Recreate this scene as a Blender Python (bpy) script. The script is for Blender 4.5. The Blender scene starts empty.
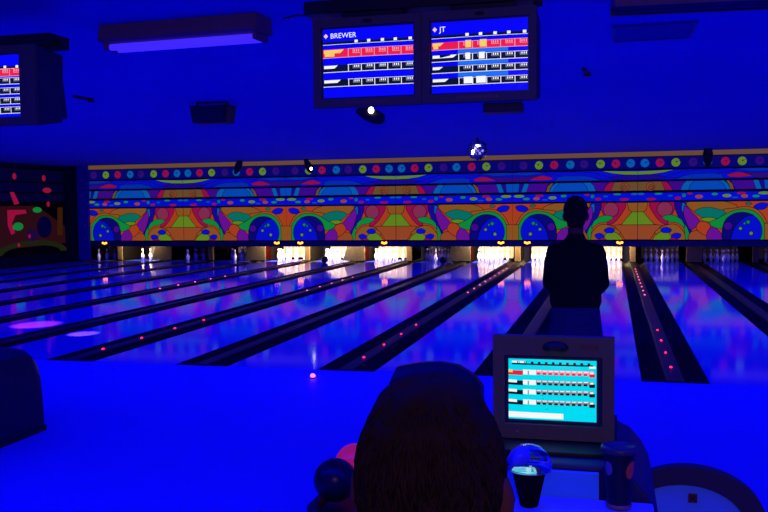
import bpy, bmesh, math, random
from mathutils import Vector, Matrix, noise
random.seed(7)
PI = math.pi
scene = bpy.context.scene
COL = scene.collection
scene.view_settings.view_transform = 'Standard'
scene.view_settings.look = 'None'
scene.view_settings.gamma = 1.0
scene.view_settings.exposure = 0.0
scene.view_settings.use_curve_mapping = False

# ------------------------------------------------------------------ materials
def lin(c):
    c = c / 255.0
    return c / 12.92 if c <= 0.04045 else ((c + 0.055) / 1.055) ** 2.4

def rgb(r, g, b):
    return (lin(r), lin(g), lin(b), 1.0)

MATS = {}
def mat(name, col, rough=0.5, emit=None, es=0.0, metal=0.0, spec=0.5, coat=0.0, nscale=None, namp=0.15, bump=0.0, trans=0.0):
    if name in MATS:
        return MATS[name]
    m = bpy.data.materials.new(name)
    m.use_nodes = True
    nt = m.node_tree
    b = nt.nodes['Principled BSDF']
    b.inputs['Base Color'].default_value = col
    b.inputs['Roughness'].default_value = rough
    b.inputs['Metallic'].default_value = metal
    b.inputs['Specular IOR Level'].default_value = spec
    b.inputs['Coat Weight'].default_value = coat
    b.inputs['Coat Roughness'].default_value = 0.06
    b.inputs['Transmission Weight'].default_value = trans
    if emit is not None:
        b.inputs['Emission Color'].default_value = emit
        b.inputs['Emission Strength'].default_value = es
    if nscale:
        tc = nt.nodes.new('ShaderNodeTexCoord')
        n = nt.nodes.new('ShaderNodeTexNoise')
        n.inputs['Scale'].default_value = nscale
        n.inputs['Detail'].default_value = 4
        nt.links.new(tc.outputs['Object'], n.inputs['Vector'])
        mx = nt.nodes.new('ShaderNodeMix')
        mx.data_type = 'RGBA'
        mx.inputs[6].default_value = tuple(v * (1 - namp) for v in col[:3]) + (1,)
        mx.inputs[7].default_value = tuple(min(1, v * (1 + namp)) for v in col[:3]) + (1,)
        nt.links.new(n.outputs['Fac'], mx.inputs[0])
        nt.links.new(mx.outputs[2], b.inputs['Base Color'])
        if bump:
            bp = nt.nodes.new('ShaderNodeBump')
            bp.inputs['Strength'].default_value = bump
            bp.inputs['Distance'].default_value = 0.002
            nt.links.new(n.outputs['Fac'], bp.inputs['Height'])
            nt.links.new(bp.outputs['Normal'], b.inputs['Normal'])
    MATS[name] = m
    return m

def lane_mat():
    m = mat('lane_wood', (0.16, 0.14, 0.60, 1), rough=0.07, spec=0.12)
    nt = m.node_tree
    b = nt.nodes['Principled BSDF']
    tc = nt.nodes.new('ShaderNodeTexCoord')
    mp = nt.nodes.new('ShaderNodeMapping')
    mp.inputs['Scale'].default_value = (37.0, 0.35, 1.0)
    nt.links.new(tc.outputs['Object'], mp.inputs['Vector'])
    n = nt.nodes.new('ShaderNodeTexNoise')
    n.inputs['Scale'].default_value = 1.0
    n.inputs['Detail'].default_value = 3
    nt.links.new(mp.outputs['Vector'], n.inputs['Vector'])
    mx = nt.nodes.new('ShaderNodeMix')
    mx.data_type = 'RGBA'
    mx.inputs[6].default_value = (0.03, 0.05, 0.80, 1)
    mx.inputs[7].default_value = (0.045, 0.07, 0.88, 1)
    nt.links.new(n.outputs['Fac'], mx.inputs[0])
    nt.links.new(mx.outputs[2], b.inputs['Base Color'])
    return m

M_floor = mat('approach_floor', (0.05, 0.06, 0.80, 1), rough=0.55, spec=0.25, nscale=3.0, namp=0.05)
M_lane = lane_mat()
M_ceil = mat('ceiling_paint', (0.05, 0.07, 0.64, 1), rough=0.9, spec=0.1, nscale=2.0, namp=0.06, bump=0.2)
M_sub = mat('subfloor', (0.01, 0.01, 0.02, 1), rough=0.9)
M_wallD = mat('dark_wall', (0.01, 0.01, 0.03, 1), rough=0.9, spec=0.1, nscale=2.0)
M_bluewall = mat('navy_pillar_paint', (0.01, 0.01, 0.30, 1), rough=0.7)
M_plat = mat('concourse_carpet', (0.02, 0.02, 0.10, 1), rough=0.95, nscale=60, namp=0.4)
M_gut = mat('gutter_plastic', (0.022, 0.020, 0.012, 1), rough=0.45, spec=0.12)
M_cap = mat('capping', (0.03, 0.026, 0.014, 1), rough=0.4, spec=0.2)
M_black = mat('black_plastic', (0.008, 0.008, 0.010, 1), rough=0.5, spec=0.3)
M_blackm = mat('black_metal', (0.010, 0.010, 0.012, 1), rough=0.45, spec=0.4)
M_board = mat('mask_backing', (0.004, 0.004, 0.012, 1), rough=0.8, spec=0.1)
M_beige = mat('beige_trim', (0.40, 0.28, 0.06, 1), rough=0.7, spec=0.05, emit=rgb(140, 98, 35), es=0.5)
M_navybar = mat('navy_ledge', (0.008, 0.008, 0.06, 1), rough=0.4)
M_cream = mat('kickback_cream', (0.22, 0.145, 0.055, 1), rough=0.8, spec=0.05, nscale=9, namp=0.25)
M_tan = mat('kickback_tan', (0.075, 0.06, 0.035, 1), rough=0.85, spec=0.05, nscale=11, namp=0.5)
M_redside = mat('kickback_oxblood', (0.016, 0.0016, 0.0008, 1), rough=0.9, spec=0.0)
M_grey = mat('kickback_grey', (0.010, 0.009, 0.008, 1), rough=0.9, spec=0.0)
M_pin = mat('pin_white', (0.85, 0.84, 0.82, 1), rough=0.25, spec=0.5)
M_pinred = mat('pin_stripe', (0.55, 0.02, 0.03, 1), rough=0.3)
M_red_led = mat('red_led', (0.4, 0.0, 0.02, 1), emit=(1.0, 0.015, 0.06, 1), es=3.5)
M_pink_led = mat('pink_led', (0.4, 0.0, 0.1, 1), emit=(1.0, 0.10, 0.32, 1), es=4.0)
M_orange = mat('orange_lamp', (0.6, 0.15, 0.0, 1), emit=(1.0, 0.22, 0.01, 1), es=6.0)
M_cab = mat('monitor_cabinet', (0.10, 0.085, 0.055, 1), rough=0.55, spec=0.2, nscale=30, namp=0.1)
M_cabside = mat('monitor_side', (0.02, 0.02, 0.06, 1), rough=0.6, spec=0.2)
M_bezel = mat('screen_mask', (0.01, 0.01, 0.05, 1), rough=0.3)
M_fix = mat('fixture_brown', (0.26, 0.13, 0.12, 1), rough=0.6, spec=0.2, nscale=12, namp=0.15)
M_tube = mat('blacklight_tube', (0.1, 0.05, 0.5, 1), emit=(0.045, 0.018, 1.0, 1), es=1.1)
M_deadtube = mat('unlit_tube', (0.02, 0.01, 0.10, 1), rough=0.3)
M_vent = mat('vent_teal', (0.03, 0.16, 0.30, 1), rough=0.6, nscale=8, namp=0.2)
M_lens = mat('lit_lens', (1, .9, .95, 1), emit=(1.0, 0.80, 0.95, 1), es=8.0)
M_mirror = mat('mirror_tile', (0.5, 0.5, 0.5, 1), rough=0.22, metal=1.0)
M_hair = mat('dark_brown_hair', (0.024, 0.011, 0.008, 1), rough=0.75, spec=0.08, nscale=40, namp=0.5)
M_hairb = mat('black_hair', (0.006, 0.005, 0.006, 1), rough=0.7, spec=0.1)
M_skin = mat('skin', (0.14, 0.04, 0.022, 1), rough=0.55, spec=0.2)
M_shirtb = mat('black_shirt', (0.004, 0.004, 0.008, 1), rough=0.9, spec=0.05, nscale=25, namp=0.4)
M_jeans = mat('dark_jeans', (0.02, 0.025, 0.085, 1), rough=0.9, spec=0.05, nscale=60, namp=0.4)
M_shoe = mat('shoe_leather', (0.05, 0.03, 0.04, 1), rough=0.5)
M_white = mat('eye_white', (0.7, 0.7, 0.7, 1), rough=0.3)
M_pod = mat('console_navy', (0.008, 0.009, 0.055, 1), rough=0.5, spec=0.2)
M_podpanel = mat('console_panel', (0.05, 0.30, 0.75, 1), rough=0.6, spec=0.2, nscale=9, namp=0.12)
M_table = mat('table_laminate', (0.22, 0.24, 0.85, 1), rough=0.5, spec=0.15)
M_cup = mat('cup_navy', (0.004, 0.005, 0.025, 1), rough=0.45, spec=0.2)
M_cuplogo = mat('cup_orange', (0.60, 0.07, 0.01, 1), rough=0.4)
M_cuplav = mat('cup_lavender', (0.10, 0.08, 0.25, 1), rough=0.4)
M_cuprim = mat('cup_rim', (0.20, 0.09, 0.10, 1), rough=0.4)
M_lid = mat('cup_lid', (0.03, 0.03, 0.07, 1), rough=0.4, spec=0.3)
M_clear = mat('clear_plastic', (0.9, 0.95, 1.0, 1), rough=0.04, trans=1.0)
M_chairrim = mat('chair_rim', (0.045, 0.035, 0.05, 1), rough=0.6, spec=0.15)
M_chairpan = mat('chair_panel', (0.12, 0.34, 0.75, 1), rough=0.6, spec=0.15)
M_tag = mat('dark_red_tag', (0.10, 0.015, 0.012, 1), rough=0.6)
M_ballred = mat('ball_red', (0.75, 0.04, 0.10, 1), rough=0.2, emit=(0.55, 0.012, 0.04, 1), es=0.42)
M_ballnavy = mat('ball_navy', (0.005, 0.005, 0.022, 1), rough=0.3, spec=0.3)
M_return = mat('return_navy', (0.006, 0.006, 0.026, 1), rough=0.45, spec=0.3)
M_brown = mat('brown_plastic', (0.10, 0.04, 0.03, 1), rough=0.5)
M_steel = mat('steel_leg', (0.10, 0.10, 0.12, 1), rough=0.35, metal=0.8)

# ------------------------------------------------------------------ mesh builder
class MB:
    def __init__(self):
        self.v, self.f, self.m = [], [], []

    def add(self, verts, faces, mi=0):
        b = len(self.v)
        self.v += [tuple(p) for p in verts]
        for f in faces:
            self.f.append(tuple(b + i for i in f))
            self.m.append(mi)
        return self

    def box(self, x0, x1, y0, y1, z0, z1, mi=0):
        v = [(x, y, z) for z in (z0, z1) for y in (y0, y1) for x in (x0, x1)]
        return self.add(v, [(0, 2, 3, 1), (4, 5, 7, 6), (0, 1, 5, 4), (2, 6, 7, 3), (0, 4, 6, 2), (1, 3, 7, 5)], mi)

    def prism(self, pts, axis, a0, a1, mi=0):
        """pts 2D profile; axis 'x': (y,z), 'y': (x,z), 'z': (x,y)"""
        def P(p, a):
            return {'x': (a, p[0], p[1]), 'y': (p[0], a, p[1]), 'z': (p[0], p[1], a)}[axis]
        n = len(pts)
        v = [P(p, a0) for p in pts] + [P(p, a1) for p in pts]
        f = [tuple(range(n)), tuple(range(2 * n - 1, n - 1, -1))]
        f += [(i, (i + 1) % n, n + (i + 1) % n, n + i) for i in range(n)]
        return self.add(v, f, mi)

    def chain(self, pts, rad, seg=14, side=None, mi=0, cap=True):
        """tapered tube through pts; rad entries r or (a,b)"""
        pts = [Vector(p) for p in pts]
        rings = []
        n = len(pts)
        for i, p in enumerate(pts):
            t = (pts[min(i + 1, n - 1)] - pts[max(i - 1, 0)]).normalized()
            s = Vector(side) if side else (Vector((1, 0, 0)) if abs(t.x) < 0.8 else Vector((0, 1, 0)))
            s = (s - t * s.dot(t)).normalized()
            w = t.cross(s)
            r = rad[i]
            a, b = r if isinstance(r, (tuple, list)) else (r, r)
            rings.append((p, t, s, w, a, b))
        full = []
        if cap:
            p, t, s, w, a, b = rings[0]
            for q in (0.9, 0.5):
                full.append((p - t * min(a, b) * q, t, s, w, a * math.sqrt(1 - q * q), b * math.sqrt(1 - q * q)))
        full += rings
        if cap:
            p, t, s, w, a, b = rings[-1]
            for q in (0.5, 0.9):
                full.append((p + t * min(a, b) * q, t, s, w, a * math.sqrt(1 - q * q), b * math.sqrt(1 - q * q)))
        v = []
        for p, t, s, w, a, b in full:
            for k in range(seg):
                an = 2 * PI * k / seg
                v.append(p + s * a * math.cos(an) + w * b * math.sin(an))
        f = []
        for i in range(len(full) - 1):
            for k in range(seg):
                f.append((i * seg + k, i * seg + (k + 1) % seg, (i + 1) * seg + (k + 1) % seg, (i + 1) * seg + k))
        f.append(tuple(range(seg - 1, -1, -1)))
        f.append(tuple((len(full) - 1) * seg + k for k in range(seg)))
        return self.add(v, f, mi)

    def ball(self, c, r, seg=24, rings=16, mi=0):
        r = r if isinstance(r, (tuple, list)) else (r, r, r)
        v = [(c[0], c[1], c[2] - r[2])]
        for i in range(1, rings):
            th = -PI / 2 + PI * i / rings
            for k in range(seg):
                an = 2 * PI * k / seg
                v.append((c[0] + r[0] * math.cos(th) * math.cos(an), c[1] + r[1] * math.cos(th) * math.sin(an), c[2] + r[2] * math.sin(th)))
        v.append((c[0], c[1], c[2] + r[2]))
        f = [(0, 1 + (k + 1) % seg, 1 + k) for k in range(seg)]
        for i in range(rings - 2):
            for k in range(seg):
                a = 1 + i * seg
                f.append((a + k, a + (k + 1) % seg, a + seg + (k + 1) % seg, a + seg + k))
        a = 1 + (rings - 2) * seg
        f += [(a + k, a + (k + 1) % seg, len(v) - 1) for k in range(seg)]
        return self.add(v, f, mi)

    def lathe(self, c, prof, seg=20, mi=0, mfun=None):
        v, f, mm = [], [], []
        for r, z in prof:
            for k in range(seg):
                an = 2 * PI * k / seg
                v.append((c[0] + r * math.cos(an), c[1] + r * math.sin(an), c[2] + z))
        b = len(self.v)
        self.v += v
        for i in range(len(prof) - 1):
            for k in range(seg):
                self.f.append((b + i * seg + k, b + i * seg + (k + 1) % seg, b + (i + 1) * seg + (k + 1) % seg, b + (i + 1) * seg + k))
                self.m.append(mfun(i) if mfun else mi)
        self.f.append(tuple(b + k for k in range(seg - 1, -1, -1)))
        self.m.append(mi)
        self.f.append(tuple(b + (len(prof) - 1) * seg + k for k in range(seg)))
        self.m.append(mi)
        return self

    def build(self, name, mats, parent=None, bevel=0.0, smooth=False, org=None):
        """vertices are in the world frame unless org is given; the object's own origin is its root's"""
        o0 = Vector(org) if org is not None else (ORG.get(parent.name, Vector((0, 0, 0))) if parent else Vector((0, 0, 0)))
        me = bpy.data.meshes.new(name)
        me.from_pydata([Vector(p) - o0 for p in self.v], [], self.f)
        mats = mats if isinstance(mats, (list, tuple)) else [mats]
        for m in mats:
            me.materials.append(m)
        me.polygons.foreach_set('material_index', self.m)
        bm = bmesh.new()
        bm.from_mesh(me)
        bmesh.ops.recalc_face_normals(bm, faces=bm.faces)
        if bevel:
            es = [e for e in bm.edges if len(e.link_faces) == 2 and e.calc_face_angle(0) > 0.5]
            bmesh.ops.bevel(bm, geom=es, offset=bevel, segments=2, profile=0.6, affect='EDGES')
        bm.to_mesh(me)
        bm.free()
        if smooth:
            for p in me.polygons:
                p.use_smooth = True
        me.update()
        return link(name, me, parent, o0)

ORG = {}
def link(name, me, parent, o0):
    o = bpy.data.objects.new(name, me)
    COL.objects.link(o)
    if parent:
        o.parent = parent
    else:
        o.location = o0
    ORG[o.name] = o0
    return o

def tag(o, label=None, cat=None, group=None, kind=None):
    if label: o['label'] = label
    if cat: o['category'] = cat
    if group: o['group'] = group
    if kind: o['kind'] = kind
    return o

def thing(name, label, cat, loc, group=None):
    o = bpy.data.objects.new(name, None)
    COL.objects.link(o)
    o.empty_display_size = 0.1
    o.location = loc
    ORG[o.name] = Vector(loc)
    return tag(o, label, cat, group)

def copy_tree(o, loc, label=None, group=None):
    r = o.copy()
    COL.objects.link(r)
    r.location = loc
    ORG[r.name] = Vector(loc)
    if label: r['label'] = label
    if group: r['group'] = group
    for ch in list(o.children):
        c = ch.copy(); COL.objects.link(c); c.parent = r
        for g in list(ch.children):
            d = g.copy(); COL.objects.link(d); d.parent = c
    return r

def struct(name, mb, m, bevel=0.0):
    o = mb.build(name, m, None, bevel)
    o['kind'] = 'structure'
    return o

def fuse(mb, voxel, smooth_it=4):
    """one continuous surface out of overlapping closed shapes"""
    me = bpy.data.meshes.new('tmp')
    me.from_pydata([Vector(p) for p in mb.v], [], mb.f)
    bm = bmesh.new(); bm.from_mesh(me)
    bmesh.ops.recalc_face_normals(bm, faces=bm.faces)
    bm.to_mesh(me); bm.free()
    o = bpy.data.objects.new('tmp', me)
    COL.objects.link(o)
    r = o.modifiers.new('r', 'REMESH'); r.mode = 'VOXEL'; r.voxel_size = voxel
    s = o.modifiers.new('s', 'SMOOTH'); s.factor = 0.5; s.iterations = smooth_it
    dg = bpy.context.evaluated_depsgraph_get()
    out = bpy.data.meshes.new_from_object(o.evaluated_get(dg))
    bpy.data.objects.remove(o)
    bpy.data.meshes.remove(me)
    for p in out.polygons:
        p.use_smooth = True
    return out

def fused(name, mb, m, parent, voxel=0.01, smooth_it=4, fn=None, mfun=None):
    me = fuse(mb, voxel, smooth_it)
    me.name = name
    o0 = ORG[parent.name]
    for v in me.vertices:
        co = v.co.copy()
        if fn: co = fn(co)
        v.co = co - o0
    me.materials.clear()
    for q in (m if isinstance(m, (list, tuple)) else [m]):
        me.materials.append(q)
    if mfun:
        for p in me.polygons:
            p.material_index = mfun(p.center + o0)
    return link(name, me, parent, o0)

# ------------------------------------------------------------------ room constants (metres)
CAMH = 1.7743
YF = 9.1146                 # foul line
S = 1.70                    # lane spacing
X0 = 0.6188                 # divider straight below the vanishing point's right
YP = YF + 18.29             # head pin
YM = 27.05                  # face of the masking units
ZC = 3.25                   # ceiling
KMIN, KMAX = -11, 4
def DX(k): return X0 + k * S

# ------------------------------------------------------------------ camera
cam_d = bpy.data.cameras.new('camera')
cam = bpy.data.objects.new('camera', cam_d)
COL.objects.link(cam)
yaw, pit, rol, f = 0.2506, 0.0564, -0.0116, 889.4455
cy, sy = math.cos(yaw), math.sin(yaw)
fw = Vector((-sy * math.cos(pit), cy * math.cos(pit), -math.sin(pit)))
rt = Vector((cy, sy, 0))
up = rt.cross(fw)
r2 = math.cos(rol) * rt + math.sin(rol) * up
u2 = -math.sin(rol) * rt + math.cos(rol) * up
mw = Matrix((r2, u2, -fw)).transposed().to_4x4()
mw.translation = Vector((0, 0, CAMH))
cam.matrix_world = mw
cam_d.sensor_width = 36.0
cam_d.lens = f / 768 * 36.0
cam_d.clip_start = 0.05
scene.camera = cam

# ------------------------------------------------------------------ setting
struct('floor', MB().box(-18.27, 11, -6, YF, -0.2, 0.0), M_floor)
struct('floor_subfloor', MB().box(-18.27, 11, YF, 29.2, -0.4, -0.16), M_sub)
struct('floor_concourse', MB().box(-18.27, 11, -6, 1.75, 0.0, 0.30), M_plat)
struct('ceiling', MB().box(-18.6, 11, -6, 29.8, ZC, ZC + 0.15), M_ceil)
struct('wall_back', MB().box(-18.6, 11, 29.2, 29.5, -0.4, ZC), M_wallD)
struct('wall_left', MB().box(-18.7, -18.27, -6, 29.5, -0.4, ZC), M_wallD)
struct('wall_pillar', MB().box(-18.27, -17.63, YM, YM + 0.5, 0.02, ZC), M_wallD)
struct('wall_corner', MB().box(-17.63, -17.24, YM - 0.22, YM - 0.09, 0.05, ZC), M_bluewall)
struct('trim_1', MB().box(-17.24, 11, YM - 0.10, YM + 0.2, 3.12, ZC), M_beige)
struct('trim_2', MB().box(-17.24, 11, YM - 0.06, YM + 0.1, 0.50, 0.66), M_navybar)

# ------------------------------------------------------------------ lanes
ORD = ['first', 'second', 'third', 'fourth', 'fifth', 'sixth', 'seventh', 'eighth', 'ninth', 'tenth', 'eleventh', 'twelfth', 'thirteenth', 'fourteenth', 'fifteenth']
BRIGHT = {-10: 0.4, -7: 1.0, -6: 1.0, -5: 1.0, -3: 1.0, -2: 1.0, -1: 1.0, -4: 0.002, 0: 0.005, 1: 0.0035, 2: 0.003}
def lane_words(j): return ORD[j + 11]
LANES = range(-11, 4)
lane0 = None
for j in LANES:
    xc = DX(j) + S / 2
    lit = BRIGHT.get(j, 0) >= 0.3
    lab = 'glossy blue-lit bowling lane leading to %s, %s from the painted side wall' % ('brightly lit pins' if lit else 'unlit pins', lane_words(j))
    if j == -1:
        lab = 'glossy blue-lit bowling lane that the standing bowler faces, with brightly lit pins'
    if lane0 is None:
        lane0 = MB().box(xc - 0.527, xc + 0.527, YF + 0.002, YF + 19.3, -0.15, 0.0).build('bowling_lane', M_lane, None, org=(xc, YF, 0))
        tag(lane0, lab, 'bowling lane', 'bowling lanes')
    else:
        copy_tree(lane0, (xc, YF, 0), lab, 'bowling lanes')

def gutter_profile():
    pts = []
    def arc(x0, x1):
        out = []
        for i in range(9):
            t = i / 8
            out.append((x0 + (x1 - x0) * t, -0.085 * math.sin(PI * t) ** 0.8 if 0 < t < 1 else -0.004))
        return out
    return arc(-0.322, -0.087), arc(0.087, 0.322)

def divider(k):
    xc = DX(k)
    led = ', with red marker lights' if k % 2 == 0 and k >= -6 else ''
    lab = 'dark gutter divider between %s and %s lanes from the side wall%s' % (lane_words(k - 1), lane_words(k), led) if k > -11 else 'dark gutter divider running along the foot of the painted side wall'
    t = thing('lane_divider', lab, 'lane divider', (xc, YF, 0), 'dividers between the lanes')
    L, R = gutter_profile()
    y0, y1 = YF + 0.004, YF + 19.3
    for A in ((L, R) if k > -11 else (R,)):
        g = MB()
        n = len(A)
        top = [(xc + x, y0, z) for x, z in A] + [(xc + x, y1, z) for x, z in A]
        bot = [(xc + x, y0, z - 0.03) for x, z in A] + [(xc + x, y1, z - 0.03) for x, z in A]
        fs = []
        for i in range(n - 1):
            fs.append((i, i + 1, n + i + 1, n + i))
            fs.append((2 * n + i, 3 * n + i, 3 * n + i + 1, 2 * n + i + 1))
            fs.append((i, 2 * n + i, 2 * n + i + 1, i + 1))
        g.add(top + bot, fs)
        g.build('gutter', M_gut, t, smooth=True)
    c = MB()
    c.prism([(xc - 0.085, -0.14), (xc + 0.085, -0.14), (xc + 0.085, 0.008), (xc + 0.07, 0.018), (xc - 0.07, 0.018), (xc - 0.085, 0.008)], 'y', y0, YF + 17.9)
    c.build('capping', M_cap, t)
    if k % 2 == 0 and k >= -6:
        near = [YF + 0.75 + 0.95 * i for i in range(4)] if k >= -4 else []
        far = [17.6 + 0.85 * i for i in range(9 if k >= -2 else 5)]
        for yy in near + far:
            MB().ball((xc, yy, 0.022), (0.015, 0.030, 0.010), 10, 6).build('marker_light', M_red_led if yy < 15 else M_pink_led, t, smooth=True)
    return t
for k in range(KMIN, KMAX):
    divider(k)

# ------------------------------------------------------------------ pins
pin_prof = [(0.0258, 0), (0.0286, 0.006), (0.0445, 0.057), (0.0565, 0.100), (0.0605, 0.115), (0.0580, 0.150), (0.0450, 0.190), (0.0320, 0.222), (0.0255, 0.240),
            (0.0232, 0.255), (0.0228, 0.266), (0.0238, 0.280), (0.0285, 0.310), (0.0323, 0.340), (0.0310, 0.356), (0.0240, 0.372), (0.0120, 0.380), (0.002, 0.381)]
pin0 = None
for j in range(-11, 3):
    xc = DX(j) + S / 2
    b = BRIGHT.get(j, 0)
    word = 'brightly lit' if b >= 0.3 else 'dim'
    lab = 'white bowling pin in the %s rack ending the %s lane from the side wall' % (word, lane_words(j))
    grp = 'pins of the %s lane from the side wall' % lane_words(j)
    for row in range(4):
        for i in range(row + 1):
            x = xc + (i - row / 2) * 0.3048
            y = YP + row * 0.264
            if pin0 is None:
                pin0 = MB().lathe((x, y, 0.0), pin_prof, 14, 0, lambda i: 1 if i in (8, 11) else 0).build('bowling_pin', [M_pin, M_pinred], None, smooth=True, org=(x, y, 0.0))
                tag(pin0, lab, 'bowling pin', grp)
            else:
                copy_tree(pin0, (x, y, 0.0), lab, grp)

# ------------------------------------------------------------------ kickbacks between the pin decks
def kick(k):
    xc = DX(k)
    odd = k % 2 != 0
    t = thing('kickback_partition', '%s cream kickback between the %s and %s pin racks from the side wall' % ('wide slant-sided' if odd else 'narrow', lane_words(k - 1), lane_words(k)),
              'pinsetter partition', (xc, 27.4, 0), 'kickbacks between the pin racks')
    ya, yb, ye = 27.35, 27.9, 28.9
    if odd:
        MB().prism([(xc - (0.50 if k < -1 else 0.2), 0.022), (xc + 0.24, 0.022), (xc + 0.24, 0.70), (xc - (0.28 if k < -1 else 0.18), 0.70)], 'y', ya, ya + 0.08).build('front_post', M_tan if k < -1 else M_cream, t, 0.008)
        MB().box(xc + 0.10, xc + 0.24, ya + 0.082, yb, 0.022, 0.70).build('side_panel', M_redside, t)
        MB().box(xc - 0.16, xc + 0.24, yb + 0.002, ye, 0.022, 0.70).build('rear_panel', M_grey, t)
    else:
        MB().box(xc - 0.085, xc + 0.085, ya, ya + 0.06, 0.022, 0.70).build('front_post', M_cream, t, 0.008)
        MB().box(xc - 0.06, xc + 0.06, ya + 0.062, ye, 0.022, 0.70).build('side_panel', M_grey, t)
for k in range(-10, 4):
    kick(k)
M_curt = mat('pit_curtain', (0.45, 0.40, 0.32, 1), rough=0.9, spec=0.05, nscale=6)  # pale curtain added to read as bloom between the lit pins
for j in range(-11, 3):
    xc = DX(j) + S / 2
    mb = MB()
    pts = []
    for i in range(29):
        pts.append((xc - 0.56 + 1.12 * i / 28, 28.96 + 0.012 * math.sin(i * 1.9)))
    mb.prism(pts + [(x, y + 0.012) for x, y in reversed(pts)], 'z', 0.03, 0.68)
    o = mb.build('pit_curtain', M_curt, None, org=(xc, 28.96, 0.03))
    tag(o, 'pale pit curtain hanging behind the pins of the %s lane from the side wall' % lane_words(j), 'curtain', 'pit curtains')

# pin deck lamps behind the masking units
for j, b in BRIGHT.items():
    xc = DX(j) + S / 2
    ld = bpy.data.lights.new('pin_deck_lamp', 'AREA')
    ld.shape = 'RECTANGLE'; ld.size = 1.1; ld.size_y = 0.12
    ld.energy = 150.0 * b
    ld.color = (1.0, 0.72, 0.40)
    lo = bpy.data.objects.new('pin_deck_lamp', ld)
    COL.objects.link(lo)
    lo.location = (xc, 26.95 + 0.28, 0.80)
    lo.rotation_euler = (math.radians(42), 0, 0)

# ------------------------------------------------------------------ masking units (painted, fluorescent under the black light)
PAINT = {}
def paint(name, r, g, b, k=0.85):
    c = rgb(r, g, b)
    PAINT[name] = mat('paint_' + name, (c[0] * 0.6 + 0.01, c[1] * 0.6 + 0.01, c[2] * 0.45 + 0.004, 1), rough=0.8, spec=0.05, emit=c, es=k * 0.6)
paint('orange', 215, 82, 25); paint('tan', 178, 108, 28); paint('brown', 190, 92, 34); paint('green', 22, 175, 60)
paint('lime', 125, 172, 25); paint('teal', 10, 145, 105); paint('crimson', 190, 22, 75); paint('mauve', 170, 58, 85)
paint('purple', 135, 25, 155); paint('violet', 80, 15, 150); paint('indigo', 35, 15, 150); paint('navy', 16, 14, 120)
paint('blue', 12, 22, 215); paint('azure', 8, 95, 195); paint('cyan', 10, 118, 190); paint('sky', 6, 60, 190)
paint('dotblue', 12, 10, 120); paint('bronze', 140, 98, 45); paint('grape', 60, 20, 130)
PN = list(PAINT); PM = [PAINT[n] for n in PN] + [M_board]
OUT = len(PN)
ZP = 165.3

def smooth_poly(pts, n=4):
    out = []
    m = len(pts)
    for i in range(m):
        p0, p1, p2, p3 = (Vector(pts[(i + d) % m]) for d in (-1, 0, 1, 2))
        for s in range(n):
            t = s / n
            out.append(0.5 * ((2 * p1) + (p2 - p0) * t + (2 * p0 - 5 * p1 + 4 * p2 - p3) * t * t + (3 * p1 - p0 - 3 * p2 + p3) * t ** 3))
    return [(p.x, p.y) for p in out]

def clip(poly, x0, x1, y0, y1):
    def half(pts, ins, cut):
        out = []
        for i in range(len(pts)):
            a, b = pts[i - 1], pts[i]
            if ins(b):
                if not ins(a): out.append(cut(a, b))
                out.append(b)
            elif ins(a):
                out.append(cut(a, b))
        return out
    def cx(v): return lambda a, b: (v, a[1] + (b[1] - a[1]) * (v - a[0]) / (b[0] - a[0]))
    def cyy(v): return lambda a, b: (a[0] + (b[0] - a[0]) * (v - a[1]) / (b[1] - a[1]), v)
    p = poly
    for ins, cut in ((lambda q: q[0] >= x0, cx(x0)), (lambda q: q[0] <= x1, cx(x1)), (lambda q: q[1] >= y0, cyy(y0)), (lambda q: q[1] <= y1, cyy(y1))):
        p = half(p, ins, cut)
        if len(p) < 3: return []
    return p

def circ(cx_, cy_, r, n=40, ry=None):
    ry = ry or r
    return [(cx_ + r * math.cos(2 * PI * i / n), cy_ + ry * math.sin(2 * PI * i / n)) for i in range(n)]

def strip(rect, bg, shapes, w=2.4):
    """rect and shapes in the drawing's own units: (colour, polygon, smooth?)"""
    x0, x1, y0, y1 = rect
    return rect, bg, shapes, w

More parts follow.
